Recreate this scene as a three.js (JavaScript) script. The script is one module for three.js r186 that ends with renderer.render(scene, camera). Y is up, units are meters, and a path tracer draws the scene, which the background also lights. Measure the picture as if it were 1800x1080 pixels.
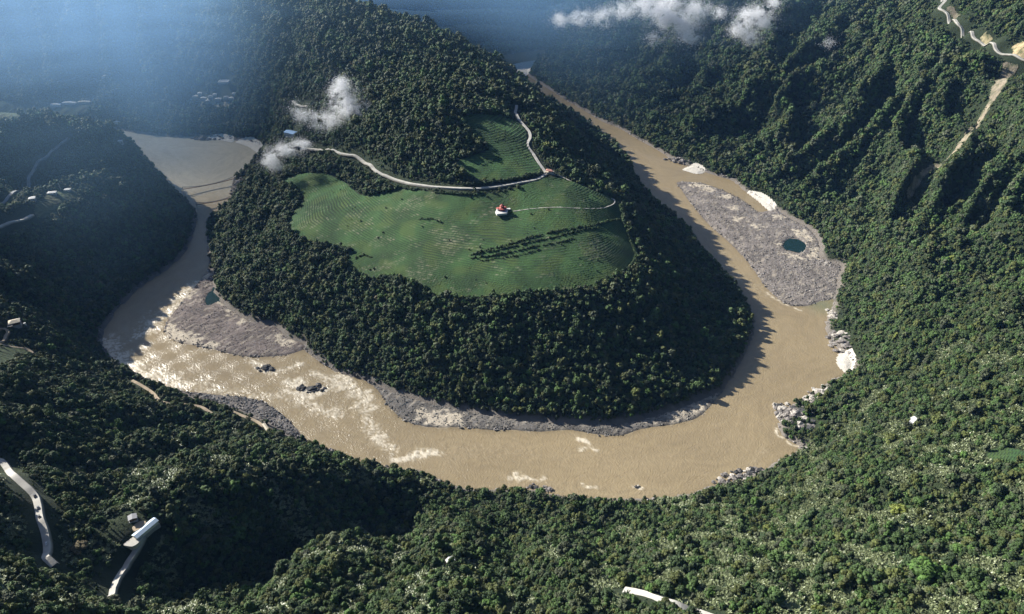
import * as THREE from 'three';
import { mergeGeometries, toCreasedNormals } from 'three/addons/utils/BufferGeometryUtils.js';
import { createNoise2D, createNoise3D } from 'simplex-noise';

// ---------------------------------------------------------------- camera, sky, sun, exposure
const FOV = 46, PITCH = THREE.MathUtils.degToRad(33), CAMERA_Y = 800;
const scene = new THREE.Scene();
const camera = new THREE.PerspectiveCamera(FOV, 1024 / 614, 1, 20000);
camera.position.set(0, CAMERA_Y, 0);
camera.rotation.set(-PITCH, 0, 0);
scene.add(camera);
const SUN_EL = THREE.MathUtils.degToRad(27), SUN_AZ = THREE.MathUtils.degToRad(31);
const sunDir = new THREE.Vector3(-Math.cos(SUN_EL) * Math.cos(SUN_AZ), Math.sin(SUN_EL), -Math.cos(SUN_EL) * Math.sin(SUN_AZ));

import { Sky } from 'three/addons/objects/Sky.js';
const sky = new Sky();
sky.name = 'sky';
sky.scale.setScalar(15000);
Object.assign(sky.material.uniforms.turbidity, { value: 2.5 });
Object.assign(sky.material.uniforms.rayleigh, { value: 1.1 });
Object.assign(sky.material.uniforms.mieCoefficient, { value: 0.004 });
sky.material.uniforms.sunPosition.value.copy(sunDir);
scene.add(sky);
scene.environmentIntensity = 0.1;
const sun = new THREE.DirectionalLight(new THREE.Color(1, 0.95, 0.86), 5);
sun.name = 'sun';
sun.position.copy(sunDir).multiplyScalar(5000).add(new THREE.Vector3(0, 0, -1500));
sun.target.position.set(0, 0, -1500);
sun.castShadow = true;
Object.assign(sun.shadow.camera, { left: -3500, right: 3500, top: 3500, bottom: -3500, near: 10, far: 12000 });
sun.shadow.mapSize.set(4096, 4096);
scene.add(sun, sun.target);
scene.fog = new THREE.FogExp2(new THREE.Color(0.25, 0.5, 1.0), 0.000016);
const renderer = new THREE.WebGLRenderer({ antialias: true });
renderer.setSize(1024, 614);
renderer.toneMapping = THREE.LinearToneMapping;
renderer.toneMappingExposure = 1.84;
renderer.shadowMap.enabled = true;

// ---------------------------------------------------------------- small helpers
function rng(seed) { let s = seed >>> 0; return () => { s = (s + 0x6d2b79f5) | 0; let t = Math.imul(s ^ (s >>> 15), 1 | s); t = (t + Math.imul(t ^ (t >>> 7), 61 | t)) ^ t; return ((t ^ (t >>> 14)) >>> 0) / 4294967296; }; }
const n2 = createNoise2D(rng(11)), n2b = createNoise2D(rng(23)), n3 = createNoise3D(rng(37));
const clamp = THREE.MathUtils.clamp, lerp = THREE.MathUtils.lerp;
const smooth = (a, b, x) => { const t = clamp((x - a) / (b - a), 0, 1); return t * t * (3 - 2 * t); };
const fbm = (x, z, o = 4) => { let s = 0, a = 1, t = 0; for (let i = 0; i < o; i++) { s += a * n2(x, z); t += a; a *= 0.5; x = x * 2.03 + 17.1; z = z * 2.03 - 9.3; } return s / t; };
const V3 = (x, y, z) => new THREE.Vector3(x, y, z);
const taken = new Map();
function numbered(name) { const k = taken.get(name) ?? 0; taken.set(name, k + 1); return k ? name + '_' + String(k).padStart(3, '0') : name; }
function tag(o, label, category, group, kind) { if (label) o.userData.label = label; if (category) o.userData.category = category; if (group) o.userData.group = group; if (kind) o.userData.kind = kind; return o; }
function shade(o) { o.castShadow = o.receiveShadow = true; return o; }
function top(name, geometry, material, label, category, group, kind) { const m = shade(new THREE.Mesh(geometry, material)); m.name = numbered(name); scene.add(m); return tag(m, label, category, group, kind); }
function thing(name, label, category, pos, turn = 0, group) { const g = new THREE.Group(); g.name = numbered(name); g.position.copy(pos); g.rotation.y = turn; scene.add(g); return tag(g, label, category, group); }
function part(name, geometry, material, parent) { const m = shade(new THREE.Mesh(geometry, material)); m.name = name; parent.add(m); return m; }
const mat = (r, g, b, rough = 0.9, extra = {}) => new THREE.MeshStandardMaterial({ color: new THREE.Color().setRGB(r, g, b), roughness: rough, ...extra });
function box(w, h, d, x = 0, y = 0, z = 0, ry = 0) { const g = new THREE.BoxGeometry(w, h, d); if (ry) g.rotateY(ry); g.translate(x, y, z); return g; }
function tube(pts, r, seg = 24, rad = 6) { return new THREE.TubeGeometry(new THREE.CatmullRomCurve3(pts), seg, r, rad); }
function ownColor(geometry, r, g, b) { const n = geometry.attributes.position.count, c = new Float32Array(n * 3); for (let i = 0; i < n; i++) { c[i * 3] = r; c[i * 3 + 1] = g; c[i * 3 + 2] = b; } geometry.setAttribute('color', new THREE.BufferAttribute(c, 3)); return geometry; }

// ---------------------------------------------------------------- survey: image directions to plan positions
const FPX = 540 / Math.tan(THREE.MathUtils.degToRad(FOV / 2)), CP = Math.cos(PITCH), SP = Math.sin(PITCH);
function ray(px, py) { const u = (px - 900) / FPX, v = (540 - py) / FPX; return V3(u, v * CP - SP, -v * SP - CP); }
function at(px, py, E) { const d = ray(px, py); const t = (E - CAMERA_Y) / d.y; return V3(d.x * t, E, d.z * t); }
function project(x, y, z) { const yy = y - CAMERA_Y, depth = -yy * SP - z * CP, up = yy * CP - z * SP; return [900 + FPX * x / depth, 540 - FPX * up / depth, depth]; }
function curve(pts, closed = false, step = 12) {           // smooth plan polyline from [x, z] pairs
  const c = new THREE.CatmullRomCurve3(pts.map(([x, z]) => V3(x, 0, z)), closed, 'centripetal');
  const n = Math.max(8, Math.round(c.getLength() / step));
  return c.getSpacedPoints(n).map((p) => [p.x, p.z]);
}
const pairs = (list) => { const o = []; for (let i = 0; i < list.length; i += 2) o.push([list[i], list[i + 1]]); return o; };
const plan = (list, E = 0) => pairs(list).map(([px, py]) => { const p = at(px, py, E); return [p.x, p.z]; });

// ---------------------------------------------------------------- river outline and gravel bars
const innerBank = [600, 125, 700, 118, 780, 116, 850, 118, 880, 134, 910, 152, 940, 170, 1000, 199, 1060, 240, 1104, 288, 1128, 326, 1158, 362, 1212, 404, 1240, 444, 1282, 488, 1316, 535, 1326, 570, 1314, 610, 1294, 650, 1272, 682,
  1262, 700, 1228, 735, 1190, 746, 1130, 755, 1090, 767, 1040, 763, 1000, 757, 950, 760, 900, 757, 860, 757, 820, 753, 740, 750, 705, 736, 682, 714, 665, 690, 640, 668, 600, 656, 570, 642, 545, 624,
  532, 614, 510, 623, 460, 628, 420, 626, 380, 616, 340, 608, 305, 599, 287, 582, 293, 565, 312, 540, 330, 518, 348, 496, 361, 483, 368, 472, 366, 440, 363, 400, 367, 383, 386, 372, 409, 347, 409, 328, 414, 313, 440, 297, 450, 286, 462, 272, 468, 262,
  440, 250, 415, 247, 390, 243, 350, 240, 310, 241, 280, 238, 240, 234, 226, 231, 150, 222, 0, 215, -300, 215];
const outerBank = [-300, 235, 0, 235, 150, 248, 235, 272, 278, 304, 312, 338, 338, 364, 345, 382, 336, 420, 318, 450, 290, 476, 248, 504, 205, 546, 183, 580, 178, 602, 188, 622, 212, 642, 240, 657, 285, 680, 330, 690, 390, 695, 440, 700, 480, 716, 510, 741, 532, 770, 570, 788, 640, 815, 700, 828, 750, 834, 800, 858, 860, 864, 920, 862, 975, 874, 1050, 878, 1120, 880, 1200, 874, 1250, 858, 1290, 850, 1340, 830, 1372, 810, 1400, 797, 1410, 786, 1386, 774, 1370, 756, 1376, 735, 1396, 712, 1430, 691, 1462, 672, 1490, 657, 1500, 641, 1480, 618, 1462, 600, 1452, 576, 1460, 550, 1466, 526,
  1442, 530, 1420, 538, 1386, 536, 1352, 512, 1326, 477, 1310, 456, 1280, 425, 1246, 395, 1216, 360, 1196, 332, 1190, 322, 1230, 322, 1270, 335, 1310, 355, 1335, 374, 1350, 378, 1362, 369, 1338, 352, 1310, 336, 1288, 318, 1250, 306, 1226, 297, 1190, 285, 1165, 269, 1120, 244, 1090, 226, 1060, 214, 1030, 196, 1000, 179, 960, 153, 926, 127, 945, 112, 965, 101, 1000, 92, 1000, 84, 955, 87, 920, 91, 860, 99, 780, 100, 700, 100, 600, 100];
const riverPoly = [...curve(plan(innerBank)), ...curve(plan(outerBank))];
const barPlans = {
  right: plan([1190, 320, 1230, 321, 1270, 334, 1310, 354, 1335, 372, 1362, 368, 1390, 384, 1424, 402, 1443, 430, 1446, 456, 1479, 466, 1475, 492, 1467, 526, 1442, 531, 1420, 539, 1386, 537, 1352, 513, 1326, 478, 1310, 457, 1280, 426, 1246, 396, 1216, 361, 1196, 333]),
  left: plan([372, 478, 380, 518, 402, 540, 440, 562, 486, 574, 506, 592, 538, 606, 534, 615, 510, 624, 460, 629, 420, 627, 380, 617, 340, 609, 305, 600, 286, 582, 292, 565, 311, 540, 329, 518, 347, 496, 360, 482]),
  front: plan([1276, 684, 1262, 702, 1228, 736, 1190, 747, 1130, 756, 1090, 768, 1040, 764, 1000, 758, 950, 761, 900, 758, 860, 758, 820, 754, 740, 751, 704, 737, 681, 715, 664, 690, 642, 668, 680, 684, 720, 697, 770, 711, 820, 721, 900, 734, 1000, 743, 1100, 741, 1180, 720, 1230, 701]),
  corner: plan([326, 689, 390, 694, 440, 699, 481, 715, 511, 740, 534, 771, 522, 776, 480, 752, 430, 728, 380, 712, 340, 704]),
};
const barPolys = Object.fromEntries(Object.entries(barPlans).map(([k, v]) => [k, curve(v, true, 8)]));

// ---------------------------------------------------------------- plan raster (4 m): water, bars, roads, fields, distance to the shore
const RC = 4, RX0 = -2200, RF0 = -200, RW = 1100, RH = 1080;
function raster() { return new Uint8Array(RW * RH); }
function fillPoly(r, poly, value) {                       // poly of [x, z]; forward = -z
  let lo = 1e9, hi = -1e9;
  for (const [, z] of poly) { lo = Math.min(lo, -z); hi = Math.max(hi, -z); }
  for (let j = Math.max(0, Math.floor((lo - RF0) / RC)); j <= Math.min(RH - 1, Math.ceil((hi - RF0) / RC)); j++) {
    const f = RF0 + (j + 0.5) * RC, xs = [];
    for (let k = 0; k < poly.length; k++) {
      const [x1, z1] = poly[k], [x2, z2] = poly[(k + 1) % poly.length], f1 = -z1, f2 = -z2;
      if ((f1 <= f) !== (f2 <= f)) xs.push(x1 + (x2 - x1) * (f - f1) / (f2 - f1));
    }
    xs.sort((a, b) => a - b);
    for (let k = 0; k + 1 < xs.length; k += 2) for (let i = Math.max(0, Math.round((xs[k] - RX0) / RC - 0.5)); i <= Math.min(RW - 1, Math.round((xs[k + 1] - RX0) / RC - 0.5)); i++) r[j * RW + i] = value;
  }
}
function stamp(r, x, z, rad, value, gentle = false) {
  const ci = (x - RX0) / RC, cj = (-z - RF0) / RC, k = rad / RC;
  for (let j = Math.max(0, Math.floor(cj - k)); j <= Math.min(RH - 1, cj + k); j++) for (let i = Math.max(0, Math.floor(ci - k)); i <= Math.min(RW - 1, ci + k); i++)
    if ((i + 0.5 - ci) ** 2 + (j + 0.5 - cj) ** 2 <= k * k && !(gentle && r[j * RW + i])) r[j * RW + i] = value;
}
function look(r, x, z) { const i = Math.floor((x - RX0) / RC), j = Math.floor((-z - RF0) / RC); return i < 0 || j < 0 || i >= RW || j >= RH ? 0 : r[j * RW + i]; }
function distanceTo(r, test) {
  const d = new Float32Array(RW * RH).fill(1e5), a = RC, b = RC * 1.414;
  for (let k = 0; k < d.length; k++) if (test(r[k])) d[k] = 0;
  for (let j = 0; j < RH; j++) for (let i = 0; i < RW; i++) {
    const k = j * RW + i; let m = d[k];
    if (i) m = Math.min(m, d[k - 1] + a);
    if (j) { m = Math.min(m, d[k - RW] + a); if (i) m = Math.min(m, d[k - RW - 1] + b); if (i < RW - 1) m = Math.min(m, d[k - RW + 1] + b); }
    d[k] = m;
  }
  for (let j = RH - 1; j >= 0; j--) for (let i = RW - 1; i >= 0; i--) {
    const k = j * RW + i; let m = d[k];
    if (i < RW - 1) m = Math.min(m, d[k + 1] + a);
    if (j < RH - 1) { m = Math.min(m, d[k + RW] + a); if (i < RW - 1) m = Math.min(m, d[k + RW + 1] + b); if (i) m = Math.min(m, d[k + RW - 1] + b); }
    d[k] = m;
  }
  return d;
}
function sampleField(d, x, z) {
  const u = clamp((x - RX0) / RC - 0.5, 0, RW - 1.001), v = clamp((-z - RF0) / RC - 0.5, 0, RH - 1.001), i = Math.floor(u), j = Math.floor(v), a = u - i, b = v - j, k = j * RW + i;
  return lerp(lerp(d[k], d[k + 1], a), lerp(d[k + RW], d[k + RW + 1], a), b);
}
const wet = raster();
for (const p of Object.values(barPolys)) fillPoly(wet, p, 2);
fillPoly(wet, riverPoly, 1);
const shoreOut = distanceTo(wet, (c) => c > 0), waterOut = distanceTo(wet, (c) => c === 1), waterIn = distanceTo(wet, (c) => c !== 1);
const signedWater = (x, z) => sampleField(waterOut, x, z) - sampleField(waterIn, x, z);

// ---------------------------------------------------------------- terrain: heights known at surveyed points, joined by a smooth surface
const known = [];                                          // [x, z, height]
function heights(list) { for (let i = 0; i < list.length; i += 3) { const p = at(list[i], list[i + 1], list[i + 2]); known.push([p.x, p.z, list[i + 2]]); } }
// near slope and its spurs
heights([0, 700, 200, 0, 760, 222, -70, 780, 225, -70, 840, 245, 0, 815, 262, 190, 898, 190, 215, 925, 193, 100, 760, 190, 200, 760, 120, 300, 740, 60, 200, 830, 150, 130, 900, 178, 60, 880, 240, 0, 900, 285, 95, 1000, 218, 0, 1000, 310, 0, 1080, 340, 100, 1080, 290,
  250, 870, 207, 350, 830, 180, 450, 820, 150, 600, 800, 95, 700, 815, 45, 350, 900, 165, 300, 960, 185, 255, 935, 205, 600, 900, 52, 700, 890, 22, 450, 960, 112, 300, 1000, 162, 200, 1050, 215,
  560, 940, 115, 700, 950, 100, 850, 900, 30, 600, 1000, 185, 900, 950, 110, 900, 1000, 170, 300, 1080, 260, 600, 1080, 250, 900, 1080, 250, 1200, 1080, 262, 1500, 1080, 285, 1800, 1080, 320,
  1200, 950, 120, 1200, 1000, 180, 1400, 900, 120, 1400, 1000, 225, 1500, 800, 110, 1500, 860, 165, 1650, 800, 190, 1800, 800, 225, 1650, 900, 215, 1800, 860, 242, 1650, 1000, 265, 1800, 960, 275]);
// right mountain
heights([1500, 700, 55, 1600, 700, 130, 1800, 700, 215, 1550, 640, 60, 1800, 600, 205, 1600, 560, 110, 1700, 560, 165, 1500, 500, 25, 1600, 450, 110, 1700, 450, 165, 1800, 400, 222, 1500, 400, 65, 1600, 350, 130, 1700, 350, 190, 1800, 300, 255,
  1400, 330, 30, 1450, 250, 110, 1550, 250, 160, 1580, 230, 188, 1640, 240, 198, 1560, 330, 105, 1700, 250, 240, 1800, 200, 300, 1650, 150, 270, 1500, 150, 205, 1420, 160, 135, 1340, 250, 55, 1300, 200, 75, 1300, 100, 142, 1200, 150, 75, 1150, 220, 22, 1100, 150, 45, 1100, 80, 95, 1000, 70, 95, 1040, 45, 120, 960, 98, 14,
  1200, 50, 170, 1400, 50, 230, 1500, 60, 250, 1560, 20, 300, 1560, 100, 245, 1700, 50, 350, 1655, 15, 370, 1800, 110, 330, 1800, 50, 390, 1800, 0, 430]);
// peninsula
heights([900, 515, 120, 700, 490, 112, 620, 450, 110, 515, 400, 108, 510, 320, 120, 1110, 460, 125, 1000, 505, 120, 880, 372, 165, 700, 400, 145, 600, 380, 130, 1080, 350, 172, 1000, 420, 150, 960, 305, 205, 840, 332, 190, 700, 318, 172, 640, 285, 163, 560, 265, 142, 520, 257, 132,
  870, 205, 255, 930, 235, 235, 820, 290, 215, 720, 250, 238, 650, 220, 240, 760, 190, 282, 600, 240, 185, 560, 200, 195, 1000, 270, 190, 1060, 300, 130, 1000, 230, 190, 950, 202, 228, 880, 139, 262, 800, 99, 302, 700, 64, 340, 620, 40, 356, 560, 22, 370, 480, 56, 276, 450, 130, 160, 400, 60, 230, 500, 150, 190, 480, 210, 85, 600, 120, 275,
  1150, 420, 95, 1200, 450, 50, 1180, 520, 72, 1250, 540, 30, 1100, 520, 105, 1100, 600, 65, 1200, 620, 32, 900, 600, 76, 900, 680, 30, 700, 560, 75, 700, 630, 35, 550, 500, 75, 550, 570, 30, 450, 450, 60, 420, 350, 52, 450, 330, 85, 470, 290, 88]);
// left hills and the far side of the pool
heights([0, 200, 252, 50, 205, 240, 100, 212, 226, 200, 230, 194, 250, 262, 105, 300, 300, 55, 335, 340, 12, 50, 330, 150, 100, 300, 148, 170, 300, 138, 240, 300, 98, 0, 400, 165, 60, 370, 162, 130, 330, 150, 200, 330, 138, 200, 345, 130, 300, 335, 72, 335, 352, 22, 200, 400, 75, 200, 450, 30, 120, 450, 80, 120, 400, 118, 280, 400, 30, 100, 500, 75, 60, 450, 115, 0, 500, 140, 0, 570, 140, 60, 570, 115, 100, 580, 70, 150, 600, 24, 100, 650, 108, 0, 650, 187, 200, 690, 58,
  120, 185, 40, 200, 185, 48, 380, 170, 60, 245, 168, 55, 0, 185, 42, 0, 130, 85, 0, 60, 180, 0, 0, 262, 200, 130, 90, 200, 60, 176, 200, 0, 262, 330, 100, 125, 330, 30, 215, 350, 150, 75, 300, 222, 12, 400, 225, 14, 900, 60, 45, 900, 0, 145, 1000, 20, 108]);
// beyond the frame: [x, forward, height]
for (const [x, f, h] of [[0, 4600, 650], [-900, 3800, 820], [-700, 3000, 600], [-2000, 3700, 400], [-2600, 3000, 300], [1500, 4000, 700], [700, 4000, 420], [2100, 3000, 700], [1900, 2300, 640], [2000, 1500, 640], [1500, 1000, 520], [1150, 700, 430], [800, 350, 430], [500, 100, 470], [0, 80, 440], [0, -400, 620], [-600, 0, 520], [-850, 330, 420], [-700, 600, 290], [-850, 720, 255], [-1000, 830, 265], [-1150, 920, 270], [-1400, 1250, 300], [-1500, 1600, 300], [-2300, 1500, 480], [-3000, 2600, 600], [-3000, 800, 700], [3000, 1500, 800], [3200, 3200, 800], [-50, 2400, 190], [-250, 2750, 150], [-300, 3600, 420]])
  known.push([x, -f, h]);
{ const bank = [...curve(plan(innerBank), false, 85), ...curve(plan(outerBank), false, 85)]; for (const [x, z] of bank) known.push([x, z, 1]); }
const SOFT = 45;
function solveSurface() {
  const n = known.length, m = n + 1, A = [], b = [];
  for (let i = 0; i < m; i++) { A.push(new Float64Array(m)); b.push(0); }
  for (let i = 0; i < n; i++) {
    for (let j = 0; j < n; j++) A[i][j] = Math.sqrt((known[i][0] - known[j][0]) ** 2 + (known[i][1] - known[j][1]) ** 2 + SOFT * SOFT);
    A[i][i] -= 14; A[i][n] = A[n][i] = 1; b[i] = known[i][2];
  }
  for (let k = 0; k < m; k++) {
    let p = k; for (let i = k + 1; i < m; i++) if (Math.abs(A[i][k]) > Math.abs(A[p][k])) p = i;
    [A[k], A[p]] = [A[p], A[k]]; [b[k], b[p]] = [b[p], b[k]];
    for (let i = k + 1; i < m; i++) { const q = A[i][k] / A[k][k]; if (q) { for (let j = k; j < m; j++) A[i][j] -= q * A[k][j]; b[i] -= q * b[k]; } }
  }
  for (let k = m - 1; k >= 0; k--) { for (let j = k + 1; j < m; j++) b[k] -= A[k][j] * b[j]; b[k] /= A[k][k]; }
  return b;
}
const weights = solveSurface();
function surface(x, z) { let s = weights[known.length]; for (let i = 0; i < known.length; i++) { const a = x - known[i][0], c = z - known[i][1]; s += weights[i] * Math.sqrt(a * a + c * c + SOFT * SOFT); } return s; }
function axis(lo, a, b, hi, fine) {                        // fine steps in the middle, growing outwards
  const o = []; for (let t = a; t <= b; t += fine) o.push(t);
  for (let t = o[o.length - 1], s = fine; t < hi;) { s *= 1.07; s = Math.min(s, 60); t += s; o.push(t); }
  for (let t = a, s = fine; t > lo;) { s *= 1.07; s = Math.min(s, 60); t -= s; o.unshift(t); }
  return o;
}
const GX = axis(-3300, -1500, 1500, 3300, 8), GF = axis(-500, 240, 2600, 5000, 8), NX = GX.length, NF = GF.length;
const height = new Float32Array(NX * NF);
function shoreShape(x, z, h) {
  const d = sampleField(shoreOut, x, z), code = look(wet, x, z), inside = sampleField(waterIn, x, z);
  if (d < 0.5) return code === 2 && inside < 1 ? 0.15 : -0.6 - Math.min(9, inside * 0.3);
  const bank = 0.4 + d * 0.5 + 2.2 * smooth(0, 8, d);
  return lerp(Math.min(bank, Math.max(bank * 0.8, h)), Math.max(h, 5), smooth(6, 75, d));
}
for (let j = 0; j < NF; j++) for (let i = 0; i < NX; i++) height[j * NX + i] = shoreShape(GX[i], -GF[j], surface(GX[i], -GF[j]));
function locate(A, v) { let lo = 0, hi = A.length - 2; while (lo < hi) { const m = (lo + hi + 1) >> 1; if (A[m] <= v) lo = m; else hi = m - 1; } return lo; }
function H(x, z) {
  const f = -z, i = locate(GX, x), j = locate(GF, f), a = clamp((x - GX[i]) / (GX[i + 1] - GX[i]), 0, 1), b = clamp((f - GF[j]) / (GF[j + 1] - GF[j]), 0, 1), k = j * NX + i;
  return a + b <= 1 ? height[k] + a * (height[k + 1] - height[k]) + b * (height[k + NX] - height[k]) : height[k + NX + 1] + (1 - a) * (height[k + NX] - height[k + NX + 1]) + (1 - b) * (height[k + 1] - height[k + NX + 1]);
}
function slopeAt(x, z) { return [(H(x + 8, z) - H(x - 8, z)) / 16, (H(x, z + 8) - H(x, z - 8)) / 16]; }
function pick(px, py) {                                    // where that line of sight meets the ground
  const d = ray(px, py); let t = 250, last = 250;
  for (; t < 6000; t += 5) { if (CAMERA_Y + d.y * t < H(d.x * t, d.z * t)) { let lo = last, hi = t; for (let k = 0; k < 14; k++) { const m = (lo + hi) / 2; if (CAMERA_Y + d.y * m < H(d.x * m, d.z * m)) hi = m; else lo = m; } t = hi; break; } last = t; }
  return V3(d.x * t, H(d.x * t, d.z * t), d.z * t);
}
const picks = (list) => pairs(list).map(([a, b]) => { const p = pick(a, b); return [p.x, p.z]; });

// fields (outlined before the gullies are cut so that they stay smooth)
const cover = raster();                                    // 1 field, 2 road or yard, 3 bare ground
const lowerField = curve(picks([500, 316, 560, 304, 600, 318, 640, 345, 700, 334, 760, 338, 840, 341, 900, 334, 962, 313, 1000, 318, 1050, 338, 1086, 354, 1092, 390, 1112, 420, 1120, 455, 1090, 480, 1060, 490, 1040, 502, 960, 512, 850, 522, 770, 520, 740, 500, 690, 484, 650, 490, 612, 460, 618, 440, 580, 430, 540, 425, 516, 410, 512, 380, 535, 350]), true, 10);
const upperField = curve(picks([815, 205, 850, 202, 890, 206, 922, 226, 926, 250, 935, 275, 950, 300, 920, 312, 880, 318, 850, 318, 815, 305, 804, 285, 830, 275, 860, 262, 835, 240]), true, 10);
const ridgeField = curve(picks([60, 372, 80, 345, 110, 336, 137, 342, 140, 350, 105, 362, 104, 378, 66, 384]), true, 8);
const yardField = curve(picks([-40, 622, 0, 612, 45, 616, 40, 626, 10, 640, -40, 655]), true, 8);
const glade = curve(picks([1735, 795, 1765, 788, 1800, 795, 1830, 802, 1820, 818, 1780, 816, 1745, 812]), true, 8);
const valleyField = curve(picks([-60, 186, 40, 184, 120, 184, 200, 186, 230, 192, 140, 204, 40, 206, -60, 208]), true, 20);
for (const p of [lowerField, upperField, ridgeField, yardField, glade, valleyField]) fillPoly(cover, p, 1);
const fieldOut = distanceTo(cover, (c) => c === 1);

// gullies: water runs down the surface and cuts where it gathers
{
  const n = NX * NF, h0 = new Float32Array(n);
  for (let j = 0; j < NF; j++) for (let i = 0; i < NX; i++) { const k = j * NX + i; h0[k] = height[k] + 9 * fbm(GX[i] / 130, GF[j] / 130, 4) + 16 * fbm(GX[i] / 420 + 5, GF[j] / 420, 2); }
  const order = Uint32Array.from({ length: n }, (_, k) => k).sort((a, b) => h0[b] - h0[a]), flow = new Float32Array(n).fill(1);
  for (let j = 0; j < NF; j++) for (let i = 0; i < NX; i++) flow[j * NX + i] = ((GX[Math.min(NX - 1, i + 1)] - GX[Math.max(0, i - 1)]) / 16) * ((GF[Math.min(NF - 1, j + 1)] - GF[Math.max(0, j - 1)]) / 16);
  for (const k of order) {
    const i = k % NX, j = (k / NX) | 0; let best = -1, drop = 0;
    for (let dj = -1; dj <= 1; dj++) for (let di = -1; di <= 1; di++) {
      const x = i + di, y = j + dj; if ((!di && !dj) || x < 0 || y < 0 || x >= NX || y >= NF) continue;
      const q = (h0[k] - h0[y * NX + x]) / Math.hypot(GX[x] - GX[i], GF[y] - GF[j]); if (q > drop) { drop = q; best = y * NX + x; }
    }
    if (best >= 0) flow[best] += flow[k];
  }
  let cut = new Float32Array(n); for (let k = 0; k < n; k++) cut[k] = clamp(9 * Math.log2(Math.max(1, flow[k] / 10)), 0, 58);
  const blur = (src, times) => { let a = src; for (let t = 0; t < times; t++) { const b = new Float32Array(n); for (let j = 0; j < NF; j++) for (let i = 0; i < NX; i++) { let s = 0, w = 0; for (let dj = -1; dj <= 1; dj++) for (let di = -1; di <= 1; di++) { const x = clamp(i + di, 0, NX - 1), y = clamp(j + dj, 0, NF - 1), q = (2 - Math.abs(di)) * (2 - Math.abs(dj)); s += q * a[y * NX + x]; w += q; } b[j * NX + i] = s / w; } a = b; } return a; };
  const big = new Float32Array(n); for (let k = 0; k < n; k++) big[k] = clamp(16 * Math.log2(Math.max(1, flow[k] / 90)), 0, 80);
  const fineCut = blur(cut, 4), wideCut = blur(fineCut, 16), mean = blur(wideCut, 60), bigCut = blur(big, 36), bigMean = blur(bigCut, 80);
  for (let j = 0; j < NF; j++) for (let i = 0; i < NX; i++) {
    const k = j * NX + i, x = GX[i], z = -GF[j], d = sampleField(shoreOut, x, z), away = smooth(15, 120, d) * smooth(5, 90, sampleField(fieldOut, x, z));
    const relief = 1.5 * (mean[k] - wideCut[k]) + 0.4 * (mean[k] - fineCut[k]) + 2.6 * (bigMean[k] - bigCut[k]) + 5 * fbm(x / 60, z / 60, 3);
    const f = -z, q = 0.65 * f - 0.76 * x + 85 * n2(x / 420, f / 420), along = 0.76 * f + 0.65 * x, side = smooth(300, 620, x) * smooth(10, 190, d) * (1 - 0.92 * smooth(1040, 1250, x)) * lerp(0.55, 1, smooth(900, 1500, f)), spur = (1 - 2.5 * Math.abs(n2(q / 270, along / 1200 + 4))) * 48 - 17 + (1 - 2.2 * Math.abs(n2b(q / 100, along / 480))) * 22 - 8;
    const farLeft = smooth(-300, -700, x) * smooth(1900, 2300, -z) * smooth(10, 150, d), rib = (1 - 2.3 * Math.abs(n2((x - z * 0.5) / 260, (z + x * 0.5) / 1300 + 9))) * 55 - 18;
    height[k] += away * (clamp(relief - 6, -50, lerp(8, 36, side)) + side * spur + farLeft * rib);
    if (d > 1) height[k] = Math.max(height[k], Math.min(4 + d * 0.2, 12));
  }
}
const groundMat = new THREE.MeshStandardMaterial({ vertexColors: true, roughness: 1 });
// a computed relief of undergrowth and soil
function noiseTexture(size, f, colorSpace) { const data = new Uint8Array(size * size * 4); for (let y = 0; y < size; y++) for (let x = 0; x < size; x++) { const v = f(x / size, y / size), k = (y * size + x) * 4; data[k] = clamp(v[0], 0, 1) * 255; data[k + 1] = clamp(v[1], 0, 1) * 255; data[k + 2] = clamp(v[2], 0, 1) * 255; data[k + 3] = 255; } const t = new THREE.DataTexture(data, size, size); t.wrapS = t.wrapT = THREE.RepeatWrapping; t.magFilter = THREE.LinearFilter; if (colorSpace) t.colorSpace = colorSpace; t.needsUpdate = true; return t; }
// noise that tiles: sampled on two circles
const n4 = (u, v, f, s) => { const a = u * Math.PI * 2, b = v * Math.PI * 2, r = f / (2 * Math.PI); return n3(Math.cos(a) * r + s, Math.sin(a) * r + Math.cos(b) * r * 0.9, Math.sin(b) * r - s) ; };
const roughTex = noiseTexture(512, (u, v) => { const q = 0.5 + 0.3 * n4(u, v, 12, 3) + 0.2 * n4(u, v, 41, 7) + 0.15 * n4(u, v, 97, 1); return [q, q, q]; });

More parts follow.
